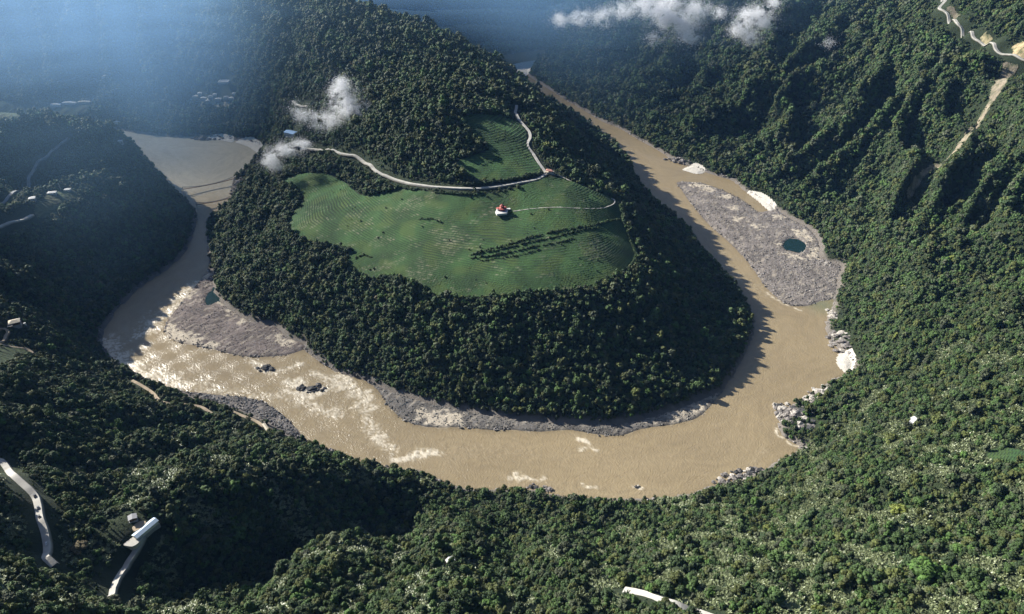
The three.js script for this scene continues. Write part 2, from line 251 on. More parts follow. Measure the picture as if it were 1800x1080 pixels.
function buildTerrain() {
  const pos = new Float32Array(NX * NF * 3), col = new Float32Array(NX * NF * 3), uv = new Float32Array(NX * NF * 2), idx = [];
  for (let j = 0; j < NF; j++) for (let i = 0; i < NX; i++) {
    const k = j * NX + i, x = GX[i], z = -GF[j];
    pos.set([x, height[k], z], k * 3); uv.set([x / 40, z / 40], k * 2);
    const d = sampleField(shoreOut, x, z), q = 0.5 + 0.5 * fbm(x / 90, z / 90, 3), rock = (1 - smooth(2, 13 + 10 * n2b(x / 40, z / 40), d));
    const bare = look(cover, x, z) === 3 ? 1 : 0;
    col.set([lerp(lerp(0.018, 0.034, q), 0.24, rock), lerp(lerp(0.03, 0.05, q), 0.21, rock), lerp(lerp(0.011, 0.017, q), 0.18, rock)], k * 3);
    if (bare) col.set([0.3, 0.24, 0.16], k * 3);
    if (i < NX - 1 && j < NF - 1) idx.push(k, k + 1, k + NX, k + 1, k + NX + 1, k + NX);
  }
  const g = new THREE.BufferGeometry();
  g.setAttribute('position', new THREE.BufferAttribute(pos, 3)); g.setAttribute('color', new THREE.BufferAttribute(col, 3)); g.setAttribute('uv', new THREE.BufferAttribute(uv, 2)); g.setIndex(idx); g.computeVertexNormals();
  groundMat.bumpMap = roughTex; groundMat.bumpScale = 1.2;
  top('terrain', g, groundMat, 'steep forested valley slopes and spurs around the river bend', 'hills', null, 'structure');
}
buildTerrain();

// ---------------------------------------------------------------- river
const foamSpots = [];                                      // [x, z, radius along, radius across, angle, strength]
function foamLine(list, rad, strength) { const c = curve(plan(list), false, rad * 0.8); for (const [x, z] of c) foamSpots.push([x, z, rad, strength]); }
foamLine([184, 600, 200, 622, 225, 645, 262, 664, 310, 678], 30, 1.0);
foamLine([205, 612, 240, 640, 290, 662, 350, 676], 26, 0.75);
foamLine([345, 500, 318, 525, 296, 548, 270, 570, 240, 590], 26, 0.95);
foamLine([262, 552, 240, 575, 228, 600], 26, 0.6);
foamLine([350, 684, 400, 690, 450, 695, 480, 700], 20, 0.7);
foamLine([452, 640, 470, 655, 500, 652, 520, 640], 16, 0.95);
foamLine([515, 672, 545, 694, 580, 682, 610, 672], 22, 1.0);
foamLine([500, 690, 530, 705, 560, 720, 590, 725], 24, 0.8);
foamLine([560, 660, 600, 672, 630, 690, 650, 715], 22, 0.95);
foamLine([625, 700, 645, 740, 665, 770, 690, 788], 20, 0.85);
foamLine([690, 806, 720, 808, 740, 795, 760, 792], 14, 1.1);
foamLine([740, 788, 800, 795, 860, 790, 930, 795], 22, 0.45);
foamLine([905, 838, 935, 845, 960, 838], 9, 0.9);
foamLine([1020, 772, 1030, 782], 8, 1.1);
foamLine([1014, 790, 1050, 792], 7, 0.8);
foamLine([1025, 850, 1040, 855], 8, 0.9);
foamLine([1110, 853, 1126, 858], 6, 1);
foamLine([1290, 830, 1320, 815, 1340, 795], 9, 0.5);
foamLine([1362, 750, 1372, 768, 1392, 782, 1408, 787], 6, 0.9);
foamLine([1352, 515, 1380, 536, 1405, 545], 8, 0.8);
foamLine([1265, 445, 1300, 490, 1335, 505], 18, 0.5);
foamLine([1290, 480, 1335, 512], 12, 0.5);
foamLine([240, 240, 270, 262, 300, 285], 40, 0.35);
foamLine([900, 850, 1000, 862, 1080, 872, 1180, 868], 12, 0.35);
foamLine([1000, 800, 1100, 810, 1200, 800, 1290, 780], 30, 0.22);
function buildRiver() {
  const S = 2.7, map = new Map(), pos = [], col = [], uv = [], idx = [];
  const cells = new Map(); for (const s of foamSpots) { const r = s[2] * 1.6; for (let a = Math.floor((s[0] - r) / 40); a <= (s[0] + r) / 40; a++) for (let b = Math.floor((s[1] - r) / 40); b <= (s[1] + r) / 40; b++) { const k = a + ',' + b; if (!cells.has(k)) cells.set(k, []); cells.get(k).push(s); } }
  const vertex = (i, j) => {
    const key = i * 100003 + j; if (map.has(key)) return map.get(key);
    const x = i * S, z = -j * S, wx = x + 9 * n2(x / 45, z / 45), wz = z + 9 * n2(x / 45 + 40, z / 45);
    let foam = 0; for (const s of cells.get(Math.floor(x / 40) + ',' + Math.floor(z / 40)) ?? []) foam = Math.max(foam, s[3] * Math.exp(-((wx - s[0]) ** 2 + (wz - s[1]) ** 2) / (s[2] * s[2])));
    const churn = clamp(0.5 + 0.62 * n2(x / 6.5, z / 6.5) * 0.7 + 0.3 * n2b(x / 13, z / 13), 0, 1), streak = 0.5 + 0.5 * fbm(x / 24 + 3, z / 24, 3), edge = 1 - smooth(1, 5, sampleField(waterIn, x, z));
    let white = smooth(0.5, 1.05, foam * (0.25 + 0.55 * streak + 0.85 * churn)) * 0.92 + 0.06 * foam;
    white = clamp(white + edge * 0.25 * smooth(0.5, 0.8, streak), 0, 1);
    const inD = sampleField(waterIn, x, z), paintedGlare = smooth(-620, -760, x) * smooth(1650, 1850, -z), lanes = n2(inD / 7 + 1.5 * n2b(x / 60, z / 60), (x + z) / 210) * 0.6 + n2b(inD / 16 + n2(x / 90, z / 90), (x - z) / 260) * 0.7;  // upper-left pool is paler: sun glare painted into the water colour
    const big = fbm(x / 260, z / 260, 3), tone = 0.92 * (1 + 0.08 * big + 0.05 * fbm(x / 30, z / 30, 3) + 0.085 * lanes) * (1 + 0.85 * paintedGlare) * lerp(0.8, 1, smooth(0, 12, inD));
    const clear = smooth(60, 0, Math.hypot(x - greenPool.x, z - greenPool.z)) * 0.7;
    col.push(lerp(lerp(0.375 * tone, 0.19, clear), 0.8, white), lerp(lerp((0.294 + 0.04 * paintedGlare) * tone, 0.21, clear), 0.71, white), lerp(lerp((0.172 + 0.075 * paintedGlare) * tone, 0.12, clear), 0.55, white));
    const y = (foam * 1.5 + 0.12) * (churn - 0.5) + foam * 0.8 * (streak - 0.5);
    pos.push(x, y, z); uv.push(x / 60, z / 60); const v = pos.length / 3 - 1; map.set(key, v); return v;
  };
  const greenPool = at(1446, 536, 0);
  for (let j = Math.floor(500 / S); j < 3600 / S; j++) for (let i = Math.floor(-2100 / S); i < 1000 / S; i++) {
    const x = (i + 0.5) * S, z = -(j + 0.5) * S, p = project(x, 0, z);
    if (p[0] < -250 || p[0] > 2000 || p[1] < 40) continue;
    if (sampleField(waterOut, x, z) > 13) continue;
    const a = vertex(i, j), b = vertex(i + 1, j), c = vertex(i, j + 1), d = vertex(i + 1, j + 1); idx.push(a, b, c, b, d, c);
  }
  const g = new THREE.BufferGeometry();
  g.setAttribute('position', new THREE.Float32BufferAttribute(pos, 3)); g.setAttribute('color', new THREE.Float32BufferAttribute(col, 3)); g.setAttribute('uv', new THREE.Float32BufferAttribute(uv, 2)); g.setIndex(idx); g.computeVertexNormals();
  const ripples = noiseTexture(512, (u, v) => { const q = 0.5 + 0.28 * n4(u, v, 14, 2) + 0.22 * n4(u, v, 38, 5) + 0.16 * n4(u, v, 90, 9); return [q, q, q]; });
  const m = new THREE.MeshPhysicalMaterial({ vertexColors: true, roughness: 0.22, bumpMap: ripples, bumpScale: 0.45, specularIntensity: 1 });
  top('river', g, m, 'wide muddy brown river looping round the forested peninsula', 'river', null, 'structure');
}
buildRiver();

// ---------------------------------------------------------------- sheets laid on the ground: bars, fields, beaches, scars
function inside(poly, x, z) { let c = false; for (let i = 0, j = poly.length - 1; i < poly.length; j = i++) { const [xi, zi] = poly[i], [xj, zj] = poly[j]; if ((zi > z) !== (zj > z) && x < (xj - xi) * (z - zi) / (zj - zi) + xi) c = !c; } return c; }
function edgeDistance(poly, x, z) { let m = 1e9; for (let i = 0, j = poly.length - 1; i < poly.length; j = i++) { const [ax, az] = poly[j], [bx, bz] = poly[i], dx = bx - ax, dz = bz - az, t = clamp(((x - ax) * dx + (z - az) * dz) / (dx * dx + dz * dz + 1e-9), 0, 1); m = Math.min(m, (x - ax - t * dx) ** 2 + (z - az - t * dz) ** 2); } return Math.sqrt(m); }
function sheet(poly, S, fn) {                              // fn(x, z, edge) -> [y, r, g, b]
  const pos = [], col = [], uv = [], idx = [], map = new Map();
  let x0 = 1e9, x1 = -1e9, z0 = 1e9, z1 = -1e9; for (const [x, z] of poly) { x0 = Math.min(x0, x); x1 = Math.max(x1, x); z0 = Math.min(z0, z); z1 = Math.max(z1, z); }
  const vertex = (i, j) => { const key = i * 100003 + j; if (map.has(key)) return map.get(key); const x = i * S, z = j * S, q = inside(poly, x, z), e = edgeDistance(poly, x, z) * (q ? 1 : -1), v = fn(x, z, e); pos.push(x, v[0], z); col.push(v[1], v[2], v[3]); uv.push(x / 20, z / 20); const k = pos.length / 3 - 1; map.set(key, k); return k; };
  for (let j = Math.floor(z0 / S); j <= z1 / S; j++) for (let i = Math.floor(x0 / S); i <= x1 / S; i++) if (inside(poly, (i + 0.5) * S, (j + 0.5) * S)) { const a = vertex(i, j), b = vertex(i + 1, j), c = vertex(i, j + 1), d = vertex(i + 1, j + 1); idx.push(a, c, b, b, c, d); }
  const g = new THREE.BufferGeometry(); g.setAttribute('position', new THREE.Float32BufferAttribute(pos, 3)); g.setAttribute('color', new THREE.Float32BufferAttribute(col, 3)); g.setAttribute('uv', new THREE.Float32BufferAttribute(uv, 2)); g.setIndex(idx); g.computeVertexNormals(); return g;
}
const mix3 = (a, b, t) => [lerp(a[0], b[0], t), lerp(a[1], b[1], t), lerp(a[2], b[2], t)];
const soilMat = new THREE.MeshStandardMaterial({ vertexColors: true, roughness: 0.95, bumpMap: roughTex, bumpScale: 0.5 });
const barHeight = {};
const sandMarks = { right: [[1246, 332, 16, 1], [1275, 345, 12, 1], [1225, 326, 14, 1], [1300, 385, 14, 0.7], [1330, 400, 12, 0.7], [1408, 410, 14, 1], [1418, 420, 10, 1], [1368, 432, 8, 0.9], [1385, 447, 9, 0.9], [1405, 455, 9, 0.9], [1430, 450, 12, 0.9], [1370, 380, 12, 0.6], [1290, 365, 12, 0.6], [1436, 438, 12, 0.8], [1458, 520, 8, 0.5]],
  left: [[300, 588, 16, 1], [318, 594, 16, 1], [340, 600, 14, 0.9], [368, 607, 12, 0.8], [300, 578, 10, 0.8], [492, 590, 10, 1], [506, 602, 10, 1], [362, 486, 12, 0.8], [335, 518, 12, 0.5], [395, 530, 12, 0.7], [430, 560, 16, 0.5], [410, 548, 14, 0.5]],
  front: [[760, 735, 14, 1], [782, 737, 16, 1], [800, 740, 12, 1], [745, 728, 10, 0.7], [1140, 735, 22, 0.35], [1180, 730, 26, 0.4], [1215, 715, 26, 0.4], [1250, 695, 20, 0.4], [1240, 722, 10, 0.5]], corner: [] };
const barTone = { right: [0.21, 0.185, 0.168], left: [0.185, 0.153, 0.138], front: [0.15, 0.138, 0.125], corner: [0.17, 0.155, 0.145] };
const barLabel = { right: 'long grey boulder bar with a dark pond along the right bank', left: 'fan of mauve gravel with pale sand edges at the left bend', front: 'narrow grey shingle strip below the dark front of the peninsula', corner: 'dark rocky shingle below the left forest slope' };
const pondRight = at(1397, 431, 2), pondLeft = at(375, 521, 2);
for (const key of Object.keys(barPolys)) {
  const marks = sandMarks[key].map(([px, py, r, s]) => { const p = at(px, py, 1.5); return [p.x, p.z, r, s]; });
  const f = barHeight[key] = (x, z, e) => {
    let y = -0.9 + 2.2 * smooth(-3, 9, e) + 1.6 * smooth(0, 50, e) + (0.9 * fbm(x / 19, z / 19, 3) + 0.35 * n2b(x / 4, z / 4)) * smooth(-2, 10, e);
    if (key === 'right') y -= 5.5 * smooth(40, 20, Math.hypot((x - pondRight.x) * 1.25 + (z - pondRight.z) * 0.35, (z - pondRight.z) * 0.8));
    if (key === 'left') y -= 4 * smooth(30, 12, Math.hypot((x - pondLeft.x) * 1.6, (z - pondLeft.z) * 0.75));
    return y;
  };
  const g = sheet(barPolys[key], 2.6, (x, z, e) => {
    let s = 0; for (const [mx, mz, r, k] of marks) s = Math.max(s, 1.25 * k * Math.exp(-((x + 13 * n2(x / 22, z / 22) - mx) ** 2 + (z + 13 * n2b(x / 22, z / 22) - mz) ** 2) / (r * r * 1.3)));
    s = smooth(0.12, 0.5, s * (0.8 + 0.6 * fbm(x / 12, z / 12, 3)));
    const streaks = smooth(0.1, 0.6, fbm((x + z * 0.6) / 16, (z - x * 0.4) / 55, 3)) * 0.42, grain = 1 + 0.32 * n2(x / 5, z / 5) + 0.25 * n2b(x / 2.4, z / 2.4) + 0.5 * fbm(x / 70, z / 70, 3);
    const wetEdge = 1 - 0.45 * smooth(7, 1, e);
    const c = mix3(barTone[key].map((v) => v * grain), [0.62, 0.54, 0.42], clamp(Math.max(s * 1.1, streaks), 0, 1));
    return [f(x, z, e), c[0] * wetEdge, c[1] * wetEdge, c[2] * wetEdge];
  });
  top('gravel_bar', g, soilMat, barLabel[key], 'gravel bar', null, 'structure');
}
const pondMat = new THREE.MeshPhysicalMaterial({ color: new THREE.Color().setRGB(0.012, 0.032, 0.028), roughness: 0.25, specularIntensity: 0.4 });
function pond(center, rx, rz, turn, label) { const g = new THREE.ShapeGeometry(new THREE.Shape(Array.from({ length: 48 }, (_, k) => { const a = k / 48 * Math.PI * 2, q = 1 + 0.16 * n2(Math.cos(a) * 1.3 + rx, Math.sin(a) * 1.3) + 0.05 * n2b(Math.cos(a) * 5, Math.sin(a) * 5); return new THREE.Vector2(Math.cos(a) * q, Math.sin(a) * q); }))); g.rotateX(-Math.PI / 2); g.scale(rx, 1, rz); g.rotateY(turn); g.translate(center.x, 1.0, center.z); top('pond', g, pondMat, label, 'pond', null, 'structure'); }
pond(pondRight, 30, 44, 0.45, 'dark green pond in the boulder bar on the right bank');
pond(pondLeft, 21, 42, 0.1, 'small blue pool at the forest edge of the left gravel fan');
// pale beaches
for (const [list, label] of [[[414, 249, 428, 246, 445, 247, 462, 255, 471, 263, 466, 272, 452, 268, 436, 258], 'bright white sand beach at the far end of the pool'], [[362, 242, 380, 239, 410, 243, 408, 250, 385, 246], 'thin pale beach under dark rocks by the pool'], [[884, 124, 905, 112, 950, 106, 936, 118, 928, 131, 912, 136, 898, 130], 'white sand spit where the river comes out of the shade'], [[1200, 298, 1222, 291, 1240, 300, 1228, 306, 1210, 302], 'small white beach on the right bank above the bar'], [[1314, 338, 1336, 343, 1364, 364, 1356, 372, 1332, 353], 'pale sand strip between the side channel and the forest'], [[1476, 622, 1496, 620, 1502, 642, 1488, 656, 1472, 640], 'pale smooth rock shelf on the right bank of the bend']]) {
  const poly = curve(plan(list, 1), true, 5);
  top('beach', sheet(poly, 3, (x, z, e) => { const q = 1 + 0.15 * n2(x / 8, z / 8); return [Math.max(0.5 + 2.2 * smooth(-2, 14, e), Math.min(H(x, z), 12) + 0.5) + 0.3 * n2b(x / 9, z / 9), 0.74 * q, 0.69 * q, 0.6 * q]; }), soilMat, label, 'beach', null, 'structure');
  fillPoly(cover, poly, 2);
}
// tea terraces
const soilZones = [[787, 414, 26], [798, 432, 24], [815, 436, 18], [682, 466, 20], [738, 487, 22], [720, 360, 22], [745, 352, 16], [634, 374, 16], [545, 392, 18], [522, 388, 14], [640, 398, 18], [668, 425, 16], [1050, 440, 24], [905, 352, 14], [860, 372, 14]].map(([px, py, r]) => { const p = pick(px, py); return [p.x, p.z, r]; });
function teaField(poly, label, step, S, pale, tone = [0.05, 0.118, 0.029]) {
  top('tea_field', sheet(poly, S, (x, z, e) => {
    const h = H(x, z), warp = h + 0.5 * fbm(x / 50, z / 50, 2), ph = warp / step, fr = ph - Math.floor(ph), plot = fbm(x / 120 + 8, z / 120, 3), plot2 = n2b(x / 70, z / 70 + 5);
    const rows = 0.45 + 0.55 * smooth(-0.3, 0.25, fbm(x / 80, z / 80 + 20, 2) + 0.12), rise = smooth(0.5, 0.95, fr);
    const y = h + 0.8 + step * 0.95 * (rise - fr) * rows + 0.35 * n2(x / 3, z / 3) * smooth(0, 6, e) + (1.3 * smooth(0.15, 0.45, fr) * smooth(0.98, 0.75, fr)) * rows;
    let c = tone.map((v) => v * (1 + 0.5 * plot + 0.2 * n2(x / 5, z / 5)));
    c = mix3(c, [tone[0] * 1.9, tone[1] * 1.25, tone[2] * 1.1], smooth(0.05, 0.55, plot2) * 0.6);
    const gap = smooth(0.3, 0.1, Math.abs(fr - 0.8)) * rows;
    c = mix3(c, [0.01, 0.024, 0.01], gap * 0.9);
    const wx = x + 22 * n2(x / 38, z / 38) + 9 * n2b(x / 12, z / 12), wz = z + 16 * n2b(x / 38, z / 38 + 9) + 7 * n2(x / 12 + 5, z / 12);
    let zone = 0.5 * smooth(0.12, 0.45, fbm(x / 75 + 31, z / 42 + 7, 3)); for (const [zx, zz, zr] of soilZones) zone = Math.max(zone, Math.exp(-((((wx - zx) / 1.5) ** 2 + (wz - zz) ** 2) / (zr * zr))));
    const soil = pale * smooth(0.1, 0.7, zone * (0.65 + 0.6 * n2(x / 21, z / 9))) * (0.45 + 0.55 * smooth(-0.3, 0.4, n2b(ph * 1.7, x / 60))) * smooth(0.3, 0.12, Math.abs(fr - 0.32));
    c = mix3(c, [0.4, 0.37, 0.25], clamp(soil * 1.3, 0, 1) * (0.42 + 0.45 * n2b(x / 7, z / 7)));
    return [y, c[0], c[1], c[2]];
  }), soilMat, label, 'tea field', null, 'structure');
}
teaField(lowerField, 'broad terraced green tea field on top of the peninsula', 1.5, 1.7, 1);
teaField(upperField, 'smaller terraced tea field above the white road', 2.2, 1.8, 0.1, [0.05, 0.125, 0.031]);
teaField(ridgeField, 'small pale green field on the left ridge', 1.5, 3, 0.4, [0.075, 0.11, 0.045]);
teaField(yardField, 'small green plot below the cream house at the left edge', 1.5, 3, 0.1, [0.04, 0.08, 0.03]);
teaField(glade, 'bright green glade in the forest at the right edge', 1.5, 2, 0, [0.035, 0.085, 0.022]);
teaField(valleyField, 'hazy flat fields on the far valley floor at the left', 3, 6, 0.3, [0.07, 0.11, 0.05]);

// landslide scar and bare cuttings
function bare(list, name, label, width, tone, lift = 0.8) {
  const c = picks(list).map(([x, z], i) => [x, z, width[Math.min(i, width.length - 1)]]), L = [], R = [];
  const sm = curve(c.map((p) => [p[0], p[1]]), false, 6), n = sm.length;
  for (let i = 0; i < n; i++) { const a = sm[Math.max(0, i - 1)], b = sm[Math.min(n - 1, i + 1)], dx = b[0] - a[0], dz = b[1] - a[1], l = Math.hypot(dx, dz) || 1, q = i / (n - 1) * (c.length - 1), k = Math.min(c.length - 2, Math.floor(q)), w = lerp(c[k][2], c[k + 1][2], q - k) * (1 + 0.35 * n2(i / 4, width[0])); L.push([sm[i][0] - dz / l * w, sm[i][1] + dx / l * w]); R.unshift([sm[i][0] + dz / l * w, sm[i][1] - dx / l * w]); }
  const poly = [...L, ...R]; fillPoly(cover, poly, 3);
  return top(name, sheet(poly, 2.5, (x, z, e) => { const q = 1 + 0.3 * n2(x / 6, z / 6) + 0.25 * fbm(x / 25, z / 25, 3), gr = smooth(0.05, 0.5, fbm(x / 18 + 4, z / 18, 3) + 0.25 * smooth(6, 0, e)); const t = mix3(tone.map((v) => v * q), [0.07, 0.09, 0.035], gr * 0.8); return [H(x, z) + lift + 0.8 * n2b(x / 5, z / 5), t[0], t[1], t[2]]; }), soilMat, label, 'bare ground', null, 'structure');
}
bare([1778, 112, 1762, 140, 1745, 175, 1730, 200, 1705, 230, 1680, 265, 1645, 293, 1620, 310, 1595, 350], 'landslide_scar', 'long pale landslide scar running down the right mountain', [14, 16, 12, 6, 5, 5, 9, 7, 6], [0.3, 0.25, 0.175]);
bare([1788, 78, 1800, 88, 1815, 96], 'landslide_scar', 'orange earth cutting above the road in the top right corner', [12, 14, 12], [0.46, 0.36, 0.2]);
bare([1728, 62, 1738, 76], 'landslide_scar', 'small ochre cutting above the bend of the top right road', [8, 9], [0.38, 0.32, 0.18]);
bare([1668, 12, 1685, 30], 'landslide_scar', 'brownish bank above the hairpin of the top right road', [9, 7], [0.2, 0.17, 0.12]);

// ---------------------------------------------------------------- roads
const concrete = mat(0.56, 0.535, 0.475, 0.9, { bumpMap: roughTex, bumpScale: 0.1 }), dirt = mat(0.45, 0.36, 0.25, 0.95), greyRoad = mat(0.36, 0.36, 0.36, 0.95);
const withBanks = new Map([concrete, dirt, greyRoad].map((m) => { const c = m.clone(); c.vertexColors = true; return [m, c]; }));
const roadLines = [];
function ribbon(list, width, material, name, label, clearing = 2.5, sunny = 0) {
  const c = curve(picks(list), false, 5), n = c.length, pos = [], uv = [], col = [], idx = []; let run = 0;
  let ys = c.map(([x, z]) => H(x, z)); for (let t = 0; t < 6; t++) ys = ys.map((y, i) => (ys[Math.max(0, i - 1)] + y * 2 + ys[Math.min(n - 1, i + 1)]) / 4);
  for (let i = 0; i < n; i++) {
    const a = c[Math.max(0, i - 1)], b = c[Math.min(n - 1, i + 1)], dx = b[0] - a[0], dz = b[1] - a[1], l = Math.hypot(dx, dz) || 1, nx = -dz / l * width / 2, nz = dx / l * width / 2, [x, z] = c[i];
    if (i) run += Math.hypot(x - c[i - 1][0], z - c[i - 1][1]);
    const y = Math.max(ys[i], H(x, z), H(x + nx, z + nz), H(x - nx, z - nz)) + 0.6;
    const worn = 0.86 + 0.14 * n2(x / 14, z / 14) + 0.1 * n2b(x / 4, z / 4); col.push(0.16, 0.15, 0.11, worn, worn, worn, worn, worn, worn, 0.16, 0.15, 0.11);
    pos.push(x + nx * 1.5, y - 3.5, z + nz * 1.5, x + nx, y, z + nz, x - nx, y, z - nz, x - nx * 1.5, y - 3.5, z - nz * 1.5);
    for (let k = 0; k < 4; k++) uv.push(k * width / 60, run / 20);
    if (i) for (let k = 0; k < 3; k++) { const p = (i - 1) * 4 + k, q = i * 4 + k; idx.push(p, q, p + 1, p + 1, q, q + 1); }
    stamp(cover, x, z, width / 2 + clearing, 2); if (sunny && i / n < sunny) stamp(cover, x + sunDir.x * 17, z + sunDir.z * 17, 15, 4, true); roadLines.push([x, y, z]);
  }
  let g = new THREE.BufferGeometry(); g.setAttribute('position', new THREE.Float32BufferAttribute(pos, 3)); g.setAttribute('uv', new THREE.Float32BufferAttribute(uv, 2)); g.setAttribute('color', new THREE.Float32BufferAttribute(col, 3)); g.setIndex(idx); g = toCreasedNormals(g, 0.6);
  return top(name, g, withBanks.get(material), label, 'road', null, 'structure');
}
ribbon([508, 262, 530, 260, 560, 265, 600, 271, 630, 279, 650, 291, 664, 304, 690, 315, 730, 325, 780, 330, 830, 332, 870, 329, 910, 322, 945, 315, 960, 306], 6.5, concrete, 'road', 'white concrete road curving along the top of the peninsula fields', 5);
ribbon([960, 304, 948, 288, 938, 272, 927, 256, 932, 242, 930, 232, 922, 222, 912, 210, 906, 198, 908, 186], 6, concrete, 'road', 'white road climbing from the junction past the upper field', 6);
ribbon([968, 306, 985, 310, 1005, 320, 1030, 333, 1060, 345, 1079, 352, 1078, 359, 1060, 366, 1030, 367, 970, 365, 930, 368, 902, 372], 3.2, concrete, 'footpath', 'thin pale path looping through the terraces to the red pavilion', 1);
ribbon([-20, 800, 4, 814, 22, 838, 42, 856, 62, 876, 68, 892, 70, 910, 80, 940, 84, 962, 82, 985, 98, 1000], 6, concrete, 'road', 'white road winding down the lower left slope', 7, 0.5);
ribbon([252, 944, 246, 958, 236, 976, 224, 994, 210, 1015, 202, 1034, 196, 1052], 5.5, concrete, 'road', 'shaded road below the blue roofed shed', 8);
ribbon([1096, 1040, 1130, 1045, 1160, 1056, 1190, 1068, 1225, 1080, 1260, 1090], 6.8, concrete, 'road', 'short bright road at the bottom edge of the picture', 7, 1);
ribbon([1653, -12, 1662, 2, 1652, 16, 1668, 30, 1684, 42, 1692, 54, 1712, 66, 1732, 82, 1752, 88, 1775, 97, 1800, 108, 1830, 118], 7, concrete, 'road', 'mountain road crossing the top right corner', 15);
ribbon([-10, 366, 10, 352, 30, 336, 50, 314, 60, 298, 66, 286, 84, 274, 98, 262, 112, 250, 120, 244], 6, greyRoad, 'road', 'faint grey road climbing the shaded left hill', 7);
ribbon([-12, 402, 8, 397, 30, 390, 57, 380], 8, concrete, 'road', 'bright straight strip of road at the left edge', 7, 1);
ribbon([232, 670, 250, 680, 268, 692, 290, 710, 320, 712, 350, 716, 372, 728], 5, dirt, 'dirt_track', 'brown dirt track through the trees above the left shingle', 6);
ribbon([410, 726, 430, 734, 450, 742, 464, 752], 5, dirt, 'dirt_track', 'short brown track ending above the dark rocky corner', 6);
ribbon([-15, 590, 6, 578, 14, 584, 10, 592, 3, 602, -12, 604], 4, dirt, 'dirt_track', 'pale path below the cream house', 4);
ribbon([-12, 604, 20, 610, 44, 614, 58, 623], 4, dirt, 'dirt_track', 'pale path along the upper edge of the small green plot', 4);
ribbon([60, 146, 110, 144, 160, 138, 190, 133, 215, 137, 250, 148], 8, greyRoad, 'road', 'hazy track across the far left hillside', 4);
ribbon([515, 180, 540, 188], 5, concrete, 'road', 'short pale piece of road above the drifting cloud', 6);
const paved = (list, label, lift = 0.9, material = concrete) => { const poly = curve(picks(list), true, 3), p = poly[0]; let hi = 0, sum = 0; for (const [x, z] of poly) { hi = Math.max(hi, H(x, z)); sum += H(x, z) / poly.length; } fillPoly(cover, poly, 2); for (const [x, z] of poly) stamp(cover, x, z, 5, 2); const s = new THREE.Shape(poly.map(([x, z]) => new THREE.Vector2(x, -z))), g = new THREE.ExtrudeGeometry(s, { depth: 8, bevelEnabled: false }); g.rotateX(-Math.PI / 2); const y = lerp(sum, hi, 0.6) + lift; g.translate(0, y - 8, 0); top('paved_yard', g, material, label, 'paved yard', null, 'structure'); return y; };
const padY = paved([214, 956, 228, 946, 248, 942, 254, 950, 250, 962, 238, 970, 228, 966], 'pale concrete yard below the long blue roofed shed');
for (const [x, z] of [pick(238, 955), pick(250, 940), pick(226, 945)].map((p) => [p.x, p.z])) for (const q of [12, 26]) stamp(cover, x + sunDir.x * q, z + sunDir.z * q, 15, 4, true);
const padY2 = paved([232, 926, 246, 918, 258, 922, 252, 934, 238, 938], 'pale earth terrace above the blue roofed shed', 0.9, dirt);
// ---------------------------------------------------------------- buildings
const M = { white: mat(0.75, 0.74, 0.7, 0.85), cream: mat(0.62, 0.55, 0.42, 0.8), wood: mat(0.16, 0.09, 0.05, 0.9), red: mat(0.42, 0.09, 0.07, 0.7), pinkTile: mat(0.52, 0.26, 0.2, 0.8), blueRoof: mat(0.3, 0.48, 0.72, 0.45), paleBlue: mat(0.5, 0.63, 0.76, 0.45), grey: mat(0.35, 0.35, 0.36, 0.9), dark: mat(0.02, 0.022, 0.025, 0.4), glass: mat(0.03, 0.04, 0.05, 0.1), brown: mat(0.2, 0.13, 0.08, 0.9), steel: mat(0.3, 0.3, 0.3, 0.5), rock: null };
function gableRoof(w, d, rise, over, thick = 0.25) {
  const hw = w / 2 + over, hd = d / 2 + over, s = new THREE.Shape([[-hw, 0], [0, rise], [hw, 0], [hw, thick], [0, rise + thick], [-hw, thick]].map((p) => new THREE.Vector2(...p)));
  const g = new THREE.ExtrudeGeometry(s, { depth: hd * 2, bevelEnabled: false }); g.translate(0, 0, -hd); return g;
}
function hipRoof(w, d, rise, over, ridge = 0.4) {
  const a = w / 2 + over, b = d / 2 + over, r = Math.max(0, a - b * (1 - ridge)) * 0.7, t = 0.25;
  const p = [[-a, 0, -b], [a, 0, -b], [a, 0, b], [-a, 0, b], [-a, t, -b], [a, t, -b], [a, t, b], [-a, t, b], [-r, rise, 0], [r, rise, 0]], f = [[0, 1, 2], [0, 2, 3], [0, 4, 1], [1, 4, 5], [1, 5, 2], [2, 5, 6], [2, 6, 3], [3, 6, 7], [3, 7, 0], [0, 7, 4], [4, 8, 5], [5, 8, 9], [5, 9, 6], [6, 9, 7], [7, 9, 8], [7, 8, 4]];
  const g = new THREE.BufferGeometry(); g.setAttribute('position', new THREE.Float32BufferAttribute(f.flat().flatMap((k) => p[k]), 3)); g.setAttribute('uv', new THREE.Float32BufferAttribute(new Array(f.length * 6).fill(0), 2)); g.computeVertexNormals(); return g;
}
function ground(x, z, w, d) { let y = -1e9; for (const sx of [-0.5, 0, 0.5]) for (const sz of [-0.5, 0, 0.5]) y = Math.max(y, H(x + sx * w, z + sz * d)); return y; }
